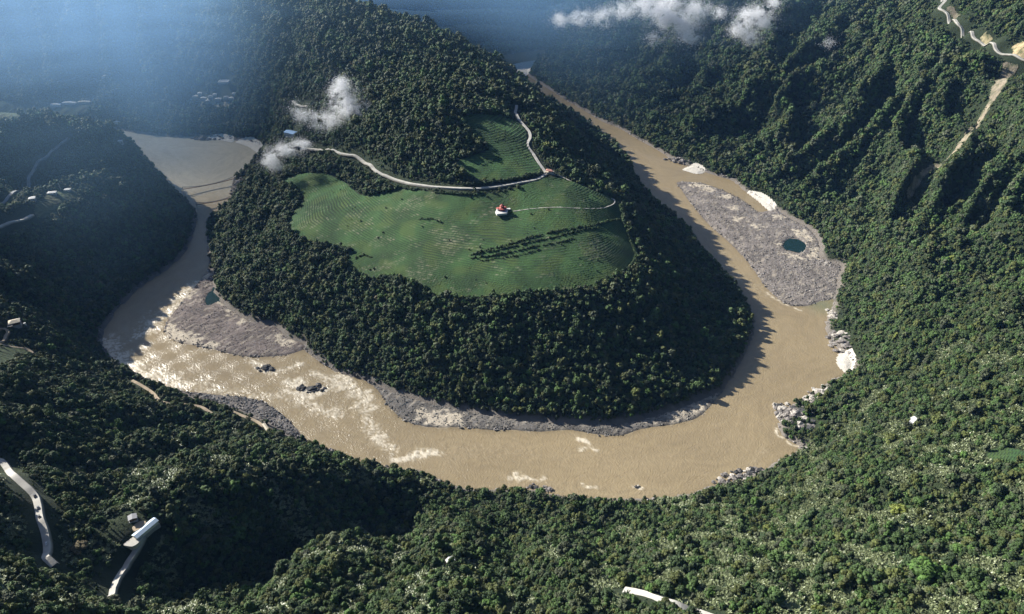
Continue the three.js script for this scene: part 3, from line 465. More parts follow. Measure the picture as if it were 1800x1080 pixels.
function house(px, py, { w, d, h, roof = 'gable', rise = 2, wall = M.white, top: roofMat = M.grey, turn = 0, label, name = 'house', group, clear = 4, y: fixed, windows = 3 }) {
  const p = pick(px, py), y = fixed ?? (H(p.x, p.z) * 0.5 + ground(p.x, p.z, w, d) * 0.5) + 0.4, t = thing(name, label, name === 'house' ? 'house' : name.replace(/_/g, ' '), V3(p.x, y, p.z), turn, group);
  stamp(cover, p.x, p.z, Math.max(w, d) / 2 + clear, 2);
  part('foundation', box(w + 1.2, 7, d + 1.2, 0, -3.5, 0), M.grey, t);
  part('wall', box(w, h, d, 0, h / 2, 0), wall, t);
  const r = part('roof', roof === 'gable' ? gableRoof(w, d, rise, 0.8) : roof === 'hip' ? hipRoof(w, d, rise, 0.9) : box(w + 1, 0.4, d + 1, 0, 0.2, 0), roofMat, t); r.position.y = h;
  for (let k = 0; k < windows; k++) { const x = -w / 2 + (k + 0.5 + (k > 0 ? 0.4 : 0)) * w / (windows + 0.6); for (const s of [-1, 1]) part('window', box(1.3, 1.3, 0.12, clamp(x, -w / 2 + 1, w / 2 - 1), h * 0.55, s * (d / 2 + 0.02)), M.glass, t); }
  part('door', box(1.2, 2.1, 0.12, w * 0.36, 1.05, d / 2 + 0.03), M.brown, t);
  return t;
}
// red pavilion on its white terrace in the tea field
{
  const p = pick(883, 374), y = ground(p.x, p.z, 22, 22) + 1.0, t = thing('pavilion', 'red roofed pavilion on a white terrace in the middle of the tea field', 'pavilion', V3(p.x, y, p.z), 0.35);
  stamp(cover, p.x, p.z, 24, 2);
  const s = new THREE.Shape([[-16, -13], [4, -15], [10, -6], [11, 7], [-8, 8], [-15, 0]].map((q) => new THREE.Vector2(...q))); const terrace = new THREE.ExtrudeGeometry(s, { depth: 4, bevelEnabled: false }); terrace.rotateX(-Math.PI / 2); terrace.translate(0, -3.6, 0);
  part('terrace', terrace, M.white, t);
  part('porch', box(9, 0.5, 6, 13, 0.4, -2), M.white, t);
  for (let k = 0; k < 6; k++) { const a = k * Math.PI / 3; part('column', new THREE.CylinderGeometry(0.35, 0.4, 4.2, 10).translate(Math.cos(a) * 6, 2.4, Math.sin(a) * 6 - 1), M.red, t); }
  part('wall', new THREE.CylinderGeometry(4.6, 4.6, 4, 6).translate(0, 2.4, -1), M.pinkTile, t);
  const eave = (r0, r1, h, y0) => { const g = new THREE.LatheGeometry([[r0, 0], [r0 * 0.98, 0.35], [r0 * 0.72, h * 0.28], [r0 * 0.45, h * 0.62], [r1, h]].map((q) => new THREE.Vector2(...q)), 6); g.translate(0, y0, -1); return toCreasedNormals(g, 0.5); };
  const rf = part('roof', eave(9.2, 2.6, 4, 4.4), M.red, t);
  part('upper_wall', new THREE.CylinderGeometry(2.9, 2.9, 1.8, 6).translate(0, 8.6, -1), M.pinkTile, t);
  const up = part('upper_roof', eave(5.4, 0.2, 4.2, 9.4), M.red, t); part('finial', new THREE.SphereGeometry(0.45, 10, 8).translate(0, 13.8, -1), M.cream, up);
  for (const [x, z, r] of [[-8, 6, 0.2], [7, 5, -0.1]]) { const g = gableRoof(5.5, 5, 1.5, 0.5); g.rotateY(r); part('side_roof', g.translate(x, 4.0, -z * 0.6), M.red, t); part('side_wall', box(5, 3.6, 4.4, x, 2.2, -z * 0.6, r), M.white, t); }
}
// shelter at the road junction
{
  const p = pick(966, 304), y = ground(p.x, p.z, 14, 10) + 0.5, t = thing('shelter', 'low pink tiled shelter at the junction of the white roads', 'shelter', V3(p.x, y, p.z), -0.25); stamp(cover, p.x, p.z, 16, 2);
  part('floor', box(18, 3, 11, 0, -1.2, 0), M.cream, t);
  for (const sx of [-1, 1]) for (const sz of [-1, 1]) part('post', box(0.5, 3.2, 0.5, sx * 6.2, 1.8, sz * 3.2), M.white, t);
  part('back_wall', box(12.5, 2.6, 0.3, 0, 1.6, -3.4), M.cream, t); part('bench', box(10, 0.5, 1, 0, 0.6, -2.4), M.wood, t);
  part('roof', hipRoof(14, 8, 2.6, 1).translate(0, 3.4, 0), M.pinkTile, t);
}
house(513, 241, { w: 20, d: 34, h: 5, clear: 16, rise: 2.8, wall: M.white, top: M.blueRoof, turn: 1.05, label: 'blue roofed shed beside the cloud above the pool', name: 'shed' });
{ // long shed in the lower left
  const p = pick(258, 934), q = pick(271, 924), turn = Math.atan2(-(q.z - p.z), q.x - p.x), t = house(258, 936, { w: 7, d: 25, h: 4.2, rise: 1.5, wall: M.white, top: M.paleBlue, turn: turn - Math.PI / 2 + Math.PI, label: 'long shed with a pale blue metal roof in the lower left forest', name: 'shed', clear: 1 });
  for (let k = 0; k < 9; k++) part('roof_rib', box(0.3, 0.14, 0.16, 0, 0, 0), M.blueRoof, t).position.set(0, 5.98, -11 + k * 2.7);
}
house(234, 914, { w: 7, d: 6, h: 3, rise: 1.2, wall: M.brown, top: M.grey, turn: 0.5, label: 'small brown hut above the blue roofed shed', clear: 5 });
{
  const t = house(27, 572, { w: 15, d: 12, h: 4.5, roof: 'hip', rise: 3, wall: M.wood, top: M.cream, turn: 0.5, label: 'cream hip roofed house with dark walls at the left edge', clear: 7 });
  part('lean_to', box(6, 2.6, 4, -6, 1.3, 8), M.wood, t); part('lean_to_roof', box(7.5, 0.25, 5.4, -6, 2.75, 8), M.cream, t);
}
{ const p = pick(44, 572), t = thing('water_tank', 'small white tank beside the cream house', 'tank', V3(p.x, H(p.x, p.z) + 1.5, p.z)); stamp(cover, p.x, p.z, 6, 2); part('tank_body', new THREE.CylinderGeometry(1.8, 1.8, 3, 16).translate(0, 1.6, 0), M.white, t); part('stand', box(3, 4, 3, 0, -1.9, 0), M.grey, t); part('lid', new THREE.CylinderGeometry(0.6, 0.7, 0.3, 12).translate(0, 3.2, 0), M.grey, t); }
for (const [px, py, w, d, turn, label] of [[92, 342, 16, 9, 0.25, 'low white house at the upper edge of the ridge field'], [119, 336, 12, 8, 0.1, 'white house against trees at the end of the ridge field'], [57, 352, 11, 11, 0.4, 'small white house alone in the shade left of the ridge field'], [212, 252, 9, 7, 0.2, 'tiny pale house high on the shaded left hill']])
  house(px, py, { w, d, h: 3.6, rise: 1.6, roof: 'hip', wall: M.white, top: M.white, turn, label, clear: 6 });
{ const p = pick(107, 336), t = thing('mast', 'thin grey mast standing beside the ridge field houses', 'mast', V3(p.x, H(p.x, p.z), p.z)); const base = H(p.x, p.z);
  for (const [x, z] of [[-1, -1], [1, -1], [1, 1], [-1, 1]]) part('leg', tube([V3(x, -1, z), V3(x * 0.5, 10, z * 0.5), V3(x * 0.15, 20, z * 0.15)], 0.14, 6, 5), M.steel, t);
  for (let k = 0; k < 5; k++) { const q = 1 - k * 0.18; part('brace', box(2 * q, 0.14, 0.14, 0, 2 + k * 3.6, q * 0.95), M.steel, t); } part('dish', new THREE.SphereGeometry(0.8, 12, 8, 0, 6.3, 0, 1).rotateX(1.5).translate(0, 17, 0.8), M.white, t); }
// far village
for (const [px, py, w, d, turn, wall, roof, label] of [
  [245, 170, 22, 14, 0.2, M.white, M.white, 'white house left of the far village below dark trees'], [352, 169, 14, 10, 0.2, M.white, M.white, 'white house up the slope behind the village row'], [366, 181, 14, 10, 0, M.cream, M.white, 'pale house at the lower front of the village row'], [378, 169, 12, 9, 0.1, M.white, M.white, 'small white house between the village row and the sports court'], [338, 179, 13, 9, 0.1, M.white, M.white, 'small white house below the left end of the village row'], [252, 165, 16, 10, 0.1, M.white, M.white, 'white house right of the small grey roofed house'], [168, 180, 26, 11, 0, M.white, M.white, 'short white farm shed right of the long sheds'],
  [232, 172, 12, 9, 0.1, M.white, M.grey, 'small grey roofed house at the left end of the far village'],
  [345, 175, 20, 12, 0.1, M.cream, M.cream, 'cream house at the left end of the far village row'], [358, 177, 18, 11, -0.1, M.cream, M.white, 'pale house second from the left in the village row'], [371, 174, 16, 11, 0.2, M.white, M.grey, 'grey roofed house behind the village row'], [384, 178, 20, 11, 0, M.white, M.white, 'white house at the front of the village row'], [398, 175, 16, 11, 0.15, M.white, M.grey, 'grey roofed house below the sports court'], [408, 178, 18, 11, -0.1, M.white, M.white, 'white house at the right end of the village row'], [412, 169, 12, 10, 0.3, M.white, M.white, 'small white house right of the sports court'],
  [300, 78, 18, 10, 0.5, M.white, M.white, 'lone white house high on the far hillside'], [98, 187, 34, 12, 0.05, M.white, M.white, 'long white farm shed on the far valley floor'], [122, 183, 44, 12, -0.05, M.white, M.white, 'longest white farm shed on the far valley floor'], [148, 181, 40, 12, 0, M.cream, M.cream, 'cream farm shed at the right end of the far sheds'], [205, 217, 14, 9, 0.1, M.white, M.white, 'small pale house behind the left hill near the pool'],
  [1607, 744, 9, 6, 0.3, M.white, M.white, 'tiny white roofed hut alone in the forest on the right'], [792, 992, 7, 5, 0.6, M.cream, M.white, 'little pale hut hidden in the trees at the bottom']])
  house(px, py, { w, d, h: 4, rise: 2, wall, top: roof, turn, label, group: null, clear: py < 300 ? 9 : 3, windows: 2 });
bare([328, 181, 350, 182, 375, 180, 410, 182], 'village_ground', 'pale bare ground along the front of the far village', [7, 9, 8, 6], [0.5, 0.43, 0.32]);
bare([236, 184, 262, 182, 285, 183], 'village_ground', 'pale bare ground below the left end of the far village', [6, 8, 5], [0.42, 0.36, 0.26]);
{ const p = pick(396, 157), y = ground(p.x, p.z, 30, 24) + 0.8, t = thing('sports_court', 'grey sports court with a white border beside the far village', 'sports court', V3(p.x, y, p.z), 0.1); stamp(cover, p.x, p.z, 30, 2);
  part('slab', box(34, 6, 28, 0, -3, 0), M.grey, t); for (const s of [-1, 1]) { part('border', box(34, 1.2, 2, 0, 0.5, s * 13), M.white, t); part('border', box(2, 1.2, 23.9, s * 16, 0.5, 0), M.white, t); part('hoop_post', box(0.3, 3.2, 0.3, s * 12, 1.6, 0), M.steel, t); } }
{ // yellow-brown shelter at the end of the track
  const p = pick(468, 756), q = pick(458, 744), t = thing('shed', 'narrow tan roofed shed at the end of the short track', 'shed', V3(p.x, ground(p.x, p.z, 10, 10), p.z), Math.atan2(q.x - p.x, q.z - p.z)); stamp(cover, p.x, p.z, 13, 2);
  part('wall', box(4.4, 3, 17, 0, 1.2, 0), M.brown, t); part('roof', gableRoof(4.4, 17, 1.2, 0.6).translate(0, 2.7, 0), M.cream, t); part('door', box(1.4, 2, 0.12, 0, 1, 8.55), M.dark, t); }
// two cable footbridges over the pool outlet
function bridge(a, b, label) {
  const A = at(...a), B = at(...b), L = A.distanceTo(B), t = thing('suspension_bridge', label, 'footbridge', V3(A.x, 0, A.z), -Math.atan2(B.z - A.z, B.x - A.x)), y0 = 13, sag = 3, tower = 6;
  const deckY = (s) => y0 - sag * 4 * s * (1 - s), cableY = (s) => y0 + tower - (tower - 1.2 + sag) * 4 * s * (1 - s);
  const deck = []; for (let k = 0; k < 24; k++) { const s0 = k / 24, s1 = (k + 1) / 24, g = box(L / 24 + 0.1, 0.9, 3.6); g.rotateZ(Math.atan2(deckY(s1) - deckY(s0), L / 24)); g.translate((s0 + s1) / 2 * L, (deckY(s0) + deckY(s1)) / 2, 0); deck.push(g); }
  part('deck', mergeGeometries(deck), M.wood, t);
  for (const s of [-1, 1]) { const pts = []; for (let k = 0; k <= 20; k++) pts.push(V3(k / 20 * L, cableY(k / 20), s * 1.5)); part('cable', tube(pts, 0.4, 40, 6), M.steel, t); }
  const hang = []; for (let k = 1; k < 40; k++) for (const s of [-1, 1]) { const q = k / 40, h = cableY(q) - deckY(q); if (h > 0.3) hang.push(box(0.1, h, 0.1, q * L, deckY(q) + h / 2, s * 1.4)); } const hg = part('hanger', mergeGeometries(hang), M.steel, t); hg.userData.kind = 'stuff';
  for (const x of [0, L]) { for (const s of [-1, 1]) part('tower_leg', box(0.9, y0 + tower + 4, 0.9, x, (y0 + tower) / 2 - 2, s * 2.1), M.grey, t); part('tower_beam', box(1.2, 1, 5.4, x, y0 + tower - 1, 0), M.grey, t); }
}
bridge([322, 337, 6], [413, 318, 6], 'farther of two cable footbridges crossing below the pool');
bridge([346, 364, 6], [416, 349, 6], 'nearer of two cable footbridges crossing below the pool');
// vehicles on the lower left road
function car(px, py, paint, label, s = 1) {
  const p = pick(px, py); let best = roadLines[0], bi = 0; roadLines.forEach((q, i) => { if ((q[0] - p.x) ** 2 + (q[2] - p.z) ** 2 < (best[0] - p.x) ** 2 + (best[2] - p.z) ** 2) { best = q; bi = i; } });
  const nx = roadLines[bi + 1] ?? best, t = thing('parked_car', label, 'car', V3(best[0], best[1], best[2]), -Math.atan2(nx[2] - best[2], nx[0] - best[0])), m = mat(...paint, 0.35);
  const prof = (pts, w) => { const g = new THREE.ExtrudeGeometry(new THREE.Shape(pts.map((q) => new THREE.Vector2(q[0] * s, q[1] * s))), { depth: w * s - 0.16, bevelEnabled: true, bevelSize: 0.08, bevelThickness: 0.08, bevelSegments: 2 }); g.translate(0, 0, -w * s / 2 + 0.08); return g; };
  part('body', prof([[-2.2, 0.35], [2.2, 0.35], [2.25, 0.75], [1.9, 0.95], [1.1, 1.02], [-2.1, 1.05], [-2.25, 0.8]], 1.85), m, t);
  part('cabin', prof([[-2.0, 1.02], [1.1, 1.0], [0.45, 1.62], [-1.7, 1.65]], 1.65), m, t);
  for (const k of [-1, 1]) part('window', box(2.2 * s, 0.4 * s, 0.05, -0.6 * s, 1.32 * s, k * 0.86 * s), M.glass, t);
  for (const x of [-1.4, 1.4]) for (const k of [-1, 1]) part('wheel', new THREE.CylinderGeometry(0.36 * s, 0.36 * s, 0.25 * s, 14).rotateX(Math.PI / 2).translate(x * s, 0.36 * s, k * 0.86 * s), M.dark, t);
}
car(63, 876, [0.02, 0.02, 0.022], 'black car on the sunlit stretch of the lower left road', 1.15);
car(68, 898, [0.05, 0.06, 0.08], 'dark blue car at the edge of the shade on the lower left road');
car(72, 914, [0.03, 0.03, 0.035], 'dark car just inside the shade on the lower left road');
car(81, 964, [0.7, 0.7, 0.72], 'white car deep in the shade on the lower left road');

// ---------------------------------------------------------------- rocks
function rockShape(seed, flat = 0.6) { const g = new THREE.IcosahedronGeometry(1, 2), p = g.attributes.position; for (let i = 0; i < p.count; i++) { const v = V3(p.getX(i), p.getY(i), p.getZ(i)), q = 1 + 0.35 * n3(v.x * 1.1 + seed, v.y * 1.1, v.z * 1.1) + 0.15 * n3(v.x * 3, v.y * 3 + seed, v.z * 3); v.multiplyScalar(q); p.setXYZ(i, v.x, v.y * flat, v.z); } g.computeVertexNormals(); return g; }
const rockShapes = [1, 7, 13, 29, 41].map((s) => rockShape(s)), slabShapes = [3, 17, 53].map((s) => rockShape(s, 0.38));
const rockMats = [mat(0.055, 0.055, 0.055, 0.85, { bumpMap: roughTex, bumpScale: 0.2 }), mat(0.2, 0.18, 0.165, 0.9), mat(0.5, 0.46, 0.4, 0.9), mat(0.3, 0.27, 0.24, 0.9)];
function outcrop(px, py, spread, n, size, mats, label, seed, slab = false, turn = 0) {
  const R = rng(seed), c = at(px, py, 0.5), t = thing('rock_outcrop', label, 'rocks', V3(c.x, 0, c.z), turn);
  for (let k = 0; k < n; k++) {
    const a = R() * 6.28, q = Math.sqrt(R()), x = Math.cos(a) * q * spread[0], z = Math.sin(a) * q * spread[1], s = size * (0.5 + R() * 0.9) * (1.15 - 0.5 * q), wx = c.x + Math.cos(turn) * x + Math.sin(turn) * z, wz = c.z - Math.sin(turn) * x + Math.cos(turn) * z;
    stamp(cover, wx, wz, s * 0.9 + 2, 2);
    const m = part('rock', (slab ? slabShapes : rockShapes)[(R() * (slab ? 3 : 5)) | 0], mats[(R() * mats.length) | 0], t); m.position.set(x, Math.max(0.1, Math.min(H(wx, wz), 14)) + s * 0.15, z); m.rotation.set((R() - 0.5) * 0.5, R() * 6.28, (R() - 0.5) * 0.6); m.scale.set(s * (0.8 + R() * 0.6), s * (0.7 + R() * 0.5), s);
  }
}
const dk = rockMats[0], md = rockMats[1], pl = rockMats[2], lt = rockMats[3];
outcrop(466, 648, [15, 9], 12, 4.6, [dk, dk, md], 'cluster of dark rocks in foam in the left part of the river', 5);
outcrop(548, 683, [22, 11], 18, 5.2, [dk, dk, md], 'larger group of dark rocks in white water nearer the bend', 6);
outcrop(950, 858, [22, 9], 16, 3.6, [dk, md, lt], 'rocks at the water edge below the near trees', 8);
outcrop(1120, 856, [4, 3], 4, 1.9, [dk, md, pl], 'small rocks breaking the water near the front bank', 9);
outcrop(1400, 738, [26, 46], 64, 5.6, [lt, md, pl, dk], 'jagged grey rock point on the right bank of the bend', 10, false, 0.5);
outcrop(1434, 697, [42, 15], 30, 4.6, [lt, pl, pl], 'pale slanting rock ledge above the jagged rock point', 11, true, 0.75);
outcrop(1298, 836, [44, 11], 40, 4.2, [md, dk, lt, pl], 'line of grey rocks on the lower right bank', 12, false, 0.32);
outcrop(1474, 604, [22, 30], 36, 6.2, [lt, md, pl], 'banded rocks on the right bank opposite the peninsula', 13, true);
outcrop(1463, 556, [9, 24], 20, 4.2, [pl, pl, lt], 'pale narrow rocks beside the green backwater', 14, true);
outcrop(1190, 284, [44, 13], 34, 5.5, [dk, md, lt], 'dark rocks on the right bank above the boulder bar', 15, false, -0.6);
outcrop(418, 330, [13, 42], 26, 7, [md, dk, lt], 'grey cliff rocks under the left end of the peninsula', 16);
outcrop(1442, 462, [30, 18], 26, 5, [lt, md, pl], 'broken rocks between the pond and the forest', 17, true, -0.3);
outcrop(365, 244, [60, 12], 24, 7, [dk, md], 'dark rocks on the far shore of the pool', 18);
// loose stones, too many to count
function scatter(name, shapeList, places, material, label, category) {
  const g = new THREE.Group(); g.name = numbered(name); scene.add(g); tag(g, label, category, null, 'stuff');
  shapeList.forEach((shape, v) => { const mine = places.filter((_, i) => i % shapeList.length === v); if (!mine.length) return; const m = shade(new THREE.InstancedMesh(shape, material, mine.length)); m.name = 'stones'; m.userData.kind = 'stuff'; mine.forEach((p, i) => { m.setMatrixAt(i, p.m); m.setColorAt(i, p.c); }); g.add(m); });
}
{
  const R = rng(77), E = new THREE.Euler(), Q = new THREE.Quaternion();
  const stone = (x, y, z, s, c) => ({ m: new THREE.Matrix4().compose(V3(x, y, z), Q.setFromEuler(E.set(R() * 3, R() * 6.3, R() * 3)).clone(), V3(s * (0.7 + R() * 0.7), s * (0.6 + R() * 0.5), s)), c: new THREE.Color().setRGB(c[0], c[1], c[2]) });
  const lite = [2, 9, 31].map((s) => { const g = new THREE.IcosahedronGeometry(1, 1), p = g.attributes.position; for (let i = 0; i < p.count; i++) { const v = V3(p.getX(i), p.getY(i), p.getZ(i)); v.multiplyScalar(1 + 0.35 * n3(v.x + s, v.y, v.z)); p.setXYZ(i, v.x, v.y * 0.75, v.z); } g.computeVertexNormals(); return g; });
  for (const [key, n, big, label] of [['right', 6500, 0.95, 'grey boulders strewn over the right bar'], ['left', 3000, 0.62, 'small stones strewn over the left gravel fan'], ['front', 3600, 0.75, 'dark stones strewn over the front shingle strip'], ['corner', 2400, 1.2, 'dark boulders strewn over the left rocky corner']]) {
    const poly = barPolys[key], places = []; let x0 = 1e9, x1 = -1e9, z0 = 1e9, z1 = -1e9; for (const [x, z] of poly) { x0 = Math.min(x0, x); x1 = Math.max(x1, x); z0 = Math.min(z0, z); z1 = Math.max(z1, z); }
    for (let k = 0; k < n * 6 && places.length < n; k++) { const x = lerp(x0, x1, R()), z = lerp(z0, z1, R()); if (look(wet, x, z) !== 2 || !inside(poly, x, z)) continue; const e = edgeDistance(poly, x, z), y = barHeight[key](x, z, e); if (y < 0.3) continue; const dens = smooth(-0.5, 0.4, fbm(x / 40 + 3, z / 40, 3) + (key === 'right' ? smooth(pondRight.z - 30, pondRight.z + 60, z) * 0.7 : 0)); if (R() > dens + 0.1) continue; const v = Math.pow(R(), 4), q = 0.8 + R() * 0.9, b = barTone[key]; places.push(stone(x, y + 0.1, z, big * (0.35 + v * 1.6), [b[0] * q * 1.15, b[1] * q * 1.2, b[2] * q * 1.2])); }
    scatter('gravel_stones', lite, places, mat(1, 1, 1, 0.9), label, 'stones');
  }
  const shore = []; // a broken rim of stones along both banks
  for (const list of [innerBank, outerBank]) for (const [x, z] of curve(plan(list), false, 2.2)) { if (n2(x / 60, z / 60) < -0.15) continue; const p = project(x, 0, z); if (p[0] < -100 || p[0] > 1900 || p[2] > 2700) continue; for (let k = 0; k < 2; k++) { const a = x + (R() - 0.5) * 11, b = z + (R() - 0.5) * 11; if (signedWater(a, b) < -3) continue; const q = 0.6 + R() * 0.8, pale = R() < 0.25 ? 1.9 : 1; shore.push(stone(a, Math.max(0, Math.min(H(a, b), 6)), b, 0.7 + Math.pow(R(), 3) * 2.6, [0.2 * q * pale, 0.185 * q * pale, 0.17 * q * pale])); } }
  scatter('shore_stones', lite, shore, mat(1, 1, 1, 0.9), 'broken stones along the water edge of both banks', 'stones');
}

// ---------------------------------------------------------------- forest
function clump(R, cx, cy, cz, r, detail, tint) {
  const g = new THREE.IcosahedronGeometry(r, detail), p = g.attributes.position, s = R() * 50;
  for (let i = 0; i < p.count; i++) { const x = p.getX(i), y = p.getY(i), z = p.getZ(i), q = 1 + 0.5 * n3(x / r * 1.3 + s, y / r * 1.3, z / r * 1.3) + 0.15 * n3(x / r * 3 + s, y / r * 3, z / r * 3); p.setXYZ(i, cx + x * q, cy + y * q * 0.85, cz + z * q); }
  g.computeVertexNormals(); return ownColor(g, tint, tint * (0.96 + R() * 0.08), tint * (0.9 + R() * 0.2));
}
function leafSpray(R, n, shell, size) {                    // leaf tufts standing off the crown's surface
  const pos = [], nor = [], col = [], uv = [];
  for (let k = 0; k < n; k++) {
    const [c, r, t] = shell[(R() * shell.length) | 0], d = V3(R() - 0.5, R() - 0.32, R() - 0.5).normalize(), p = d.clone().multiplyScalar(r * (0.95 + R() * 0.35)).add(c), u = V3(R() - 0.5, R() - 0.5, R() - 0.5).cross(d).normalize().multiplyScalar(size * (0.5 + R())), w = d.clone().lerp(V3(R() - 0.5, R() - 0.5, R() - 0.5), 0.6).normalize().cross(u).normalize().multiplyScalar(size * (0.4 + R() * 0.8)), tint = t * (0.75 + R() * 0.6);
    const a = p.clone().add(u), b = p.clone().add(w), e = p.clone().sub(u), f = p.clone().sub(w);
    for (const q of [a, b, e, a, e, f]) { pos.push(q.x, q.y, q.z); nor.push(d.x, d.y, d.z); col.push(tint, tint, tint * 0.9); uv.push(0, 0); }
  }
  const g = new THREE.BufferGeometry(); g.setAttribute('position', new THREE.Float32BufferAttribute(pos, 3)); g.setAttribute('normal', new THREE.Float32BufferAttribute(nor, 3)); g.setAttribute('uv', new THREE.Float32BufferAttribute(uv, 2)); g.setAttribute('color', new THREE.Float32BufferAttribute(col, 3)); return g;
}
function crownShape(seed, n, detail, leaves, wide = 1, tall = 0.8) {   // radius about 1, centre of the crown at the origin
  const R = rng(seed), list = [], shell = [];
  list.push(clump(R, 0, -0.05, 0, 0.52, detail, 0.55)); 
  for (let k = 0; k < n; k++) {
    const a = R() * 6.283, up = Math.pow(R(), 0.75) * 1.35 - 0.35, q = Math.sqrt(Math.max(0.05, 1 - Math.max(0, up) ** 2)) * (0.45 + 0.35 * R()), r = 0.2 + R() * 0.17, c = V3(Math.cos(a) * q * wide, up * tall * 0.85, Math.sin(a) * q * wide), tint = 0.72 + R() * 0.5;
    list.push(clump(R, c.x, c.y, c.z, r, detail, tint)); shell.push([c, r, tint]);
  }
  if (leaves) list.push(leafSpray(R, leaves, shell, 0.085));
  return mergeGeometries(list);
}
function plumeShape(seed) {                                 // bamboo: a sheaf of arching feathery culms
  const R = rng(seed), shell = [];
  for (let k = 0; k < 16; k++) { const a = R() * 6.283, lean = 0.25 + R() * 0.75; for (let s = 0; s < 6; s++) { const f = 0.25 + s / 7, c = V3(Math.cos(a) * lean * f * f * 1.2, -0.7 + f * 2.1 - lean * f * f * 0.7, Math.sin(a) * lean * f * f * 1.2); shell.push([c, 0.17 * (1.15 - f * 0.6), 0.75 + R() * 0.5]); } }
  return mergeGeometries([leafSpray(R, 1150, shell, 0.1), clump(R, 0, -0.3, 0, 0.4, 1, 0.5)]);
}
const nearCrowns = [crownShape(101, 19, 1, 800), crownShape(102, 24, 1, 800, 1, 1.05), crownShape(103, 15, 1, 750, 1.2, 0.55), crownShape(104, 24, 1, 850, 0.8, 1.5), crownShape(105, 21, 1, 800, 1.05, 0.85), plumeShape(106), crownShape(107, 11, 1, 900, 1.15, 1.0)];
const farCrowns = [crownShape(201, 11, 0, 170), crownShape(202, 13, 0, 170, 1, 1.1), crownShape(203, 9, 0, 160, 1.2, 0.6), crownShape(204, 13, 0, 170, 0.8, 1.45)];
function bananaShape(seed) {                               // height 1: a short stem and long arching leaves
  const R = rng(seed), pos = [], col = [], nor = [], uv = [];
  const tri = (a, b, c, t) => { const n = b.clone().sub(a).cross(c.clone().sub(a)).normalize(); for (const q of [a, b, c]) { pos.push(q.x, q.y, q.z); nor.push(n.x, n.y, n.z); col.push(t, t * 1.02, t * 0.86); uv.push(0, 0); } };
  for (let k = 0; k < 9; k++) {
    const a = k * 0.72 + R() * 0.5, tilt = 0.35 + R() * 0.75, len = 0.6 + R() * 0.3, dir = V3(Math.cos(a) * Math.sin(tilt), Math.cos(tilt), Math.sin(a) * Math.sin(tilt)), side = V3(-Math.sin(a), 0, Math.cos(a)), t = 0.7 + R() * 0.6; let prev = null;
    for (let s = 0; s <= 4; s++) { const f = s / 4, p = V3(0, 0.38, 0).addScaledVector(dir, len * f), w = 0.1 * Math.sin(Math.PI * Math.min(1, 0.12 + f * 0.86)); p.y -= 0.42 * f * f * Math.sin(tilt) * 0.9; const row = [p.clone().addScaledVector(side, w).add(V3(0, -w * 0.35, 0)), p.clone(), p.clone().addScaledVector(side, -w).add(V3(0, -w * 0.35, 0))]; if (prev) { for (let e = 0; e < 2; e++) { tri(prev[e], row[e], prev[e + 1], t); tri(prev[e + 1], row[e], row[e + 1], t); } } prev = row; }
  }
  const leaf = new THREE.BufferGeometry(); leaf.setAttribute('position', new THREE.Float32BufferAttribute(pos, 3)); leaf.setAttribute('normal', new THREE.Float32BufferAttribute(nor, 3)); leaf.setAttribute('uv', new THREE.Float32BufferAttribute(uv, 2)); leaf.setAttribute('color', new THREE.Float32BufferAttribute(col, 3));
  const stem = ownColor(new THREE.CylinderGeometry(0.03, 0.05, 0.6, 6, 1, true).translate(0, 0.15, 0).toNonIndexed(), 0.6, 0.6, 0.4);
  return mergeGeometries([leaf, stem]);
}
const bananaShapes = [bananaShape(301), bananaShape(302), bananaShape(303)];
const foliage = new THREE.MeshStandardMaterial({ vertexColors: true, roughness: 0.75 });
const bananaMat = new THREE.MeshStandardMaterial({ vertexColors: true, roughness: 0.38, side: THREE.DoubleSide });
const palette = [                                          // leaf colours
  { name: 'dark green', c: [0.038, 0.07, 0.019], w: 5 }, { name: 'green', c: [0.058, 0.105, 0.025], w: 5 }, { name: 'olive green', c: [0.088, 0.106, 0.025], w: 2.8 }, { name: 'grey green', c: [0.084, 0.102, 0.05], w: 2 }, { name: 'fresh green', c: [0.072, 0.142, 0.026], w: 1.5 }, { name: 'yellow green', c: [0.14, 0.165, 0.03], w: 0.4 }, { name: 'brownish', c: [0.11, 0.088, 0.042], w: 0.4 },
];
const trees = [], bananas = [], openOut = distanceTo(cover, (c) => c === 2 || c === 3);
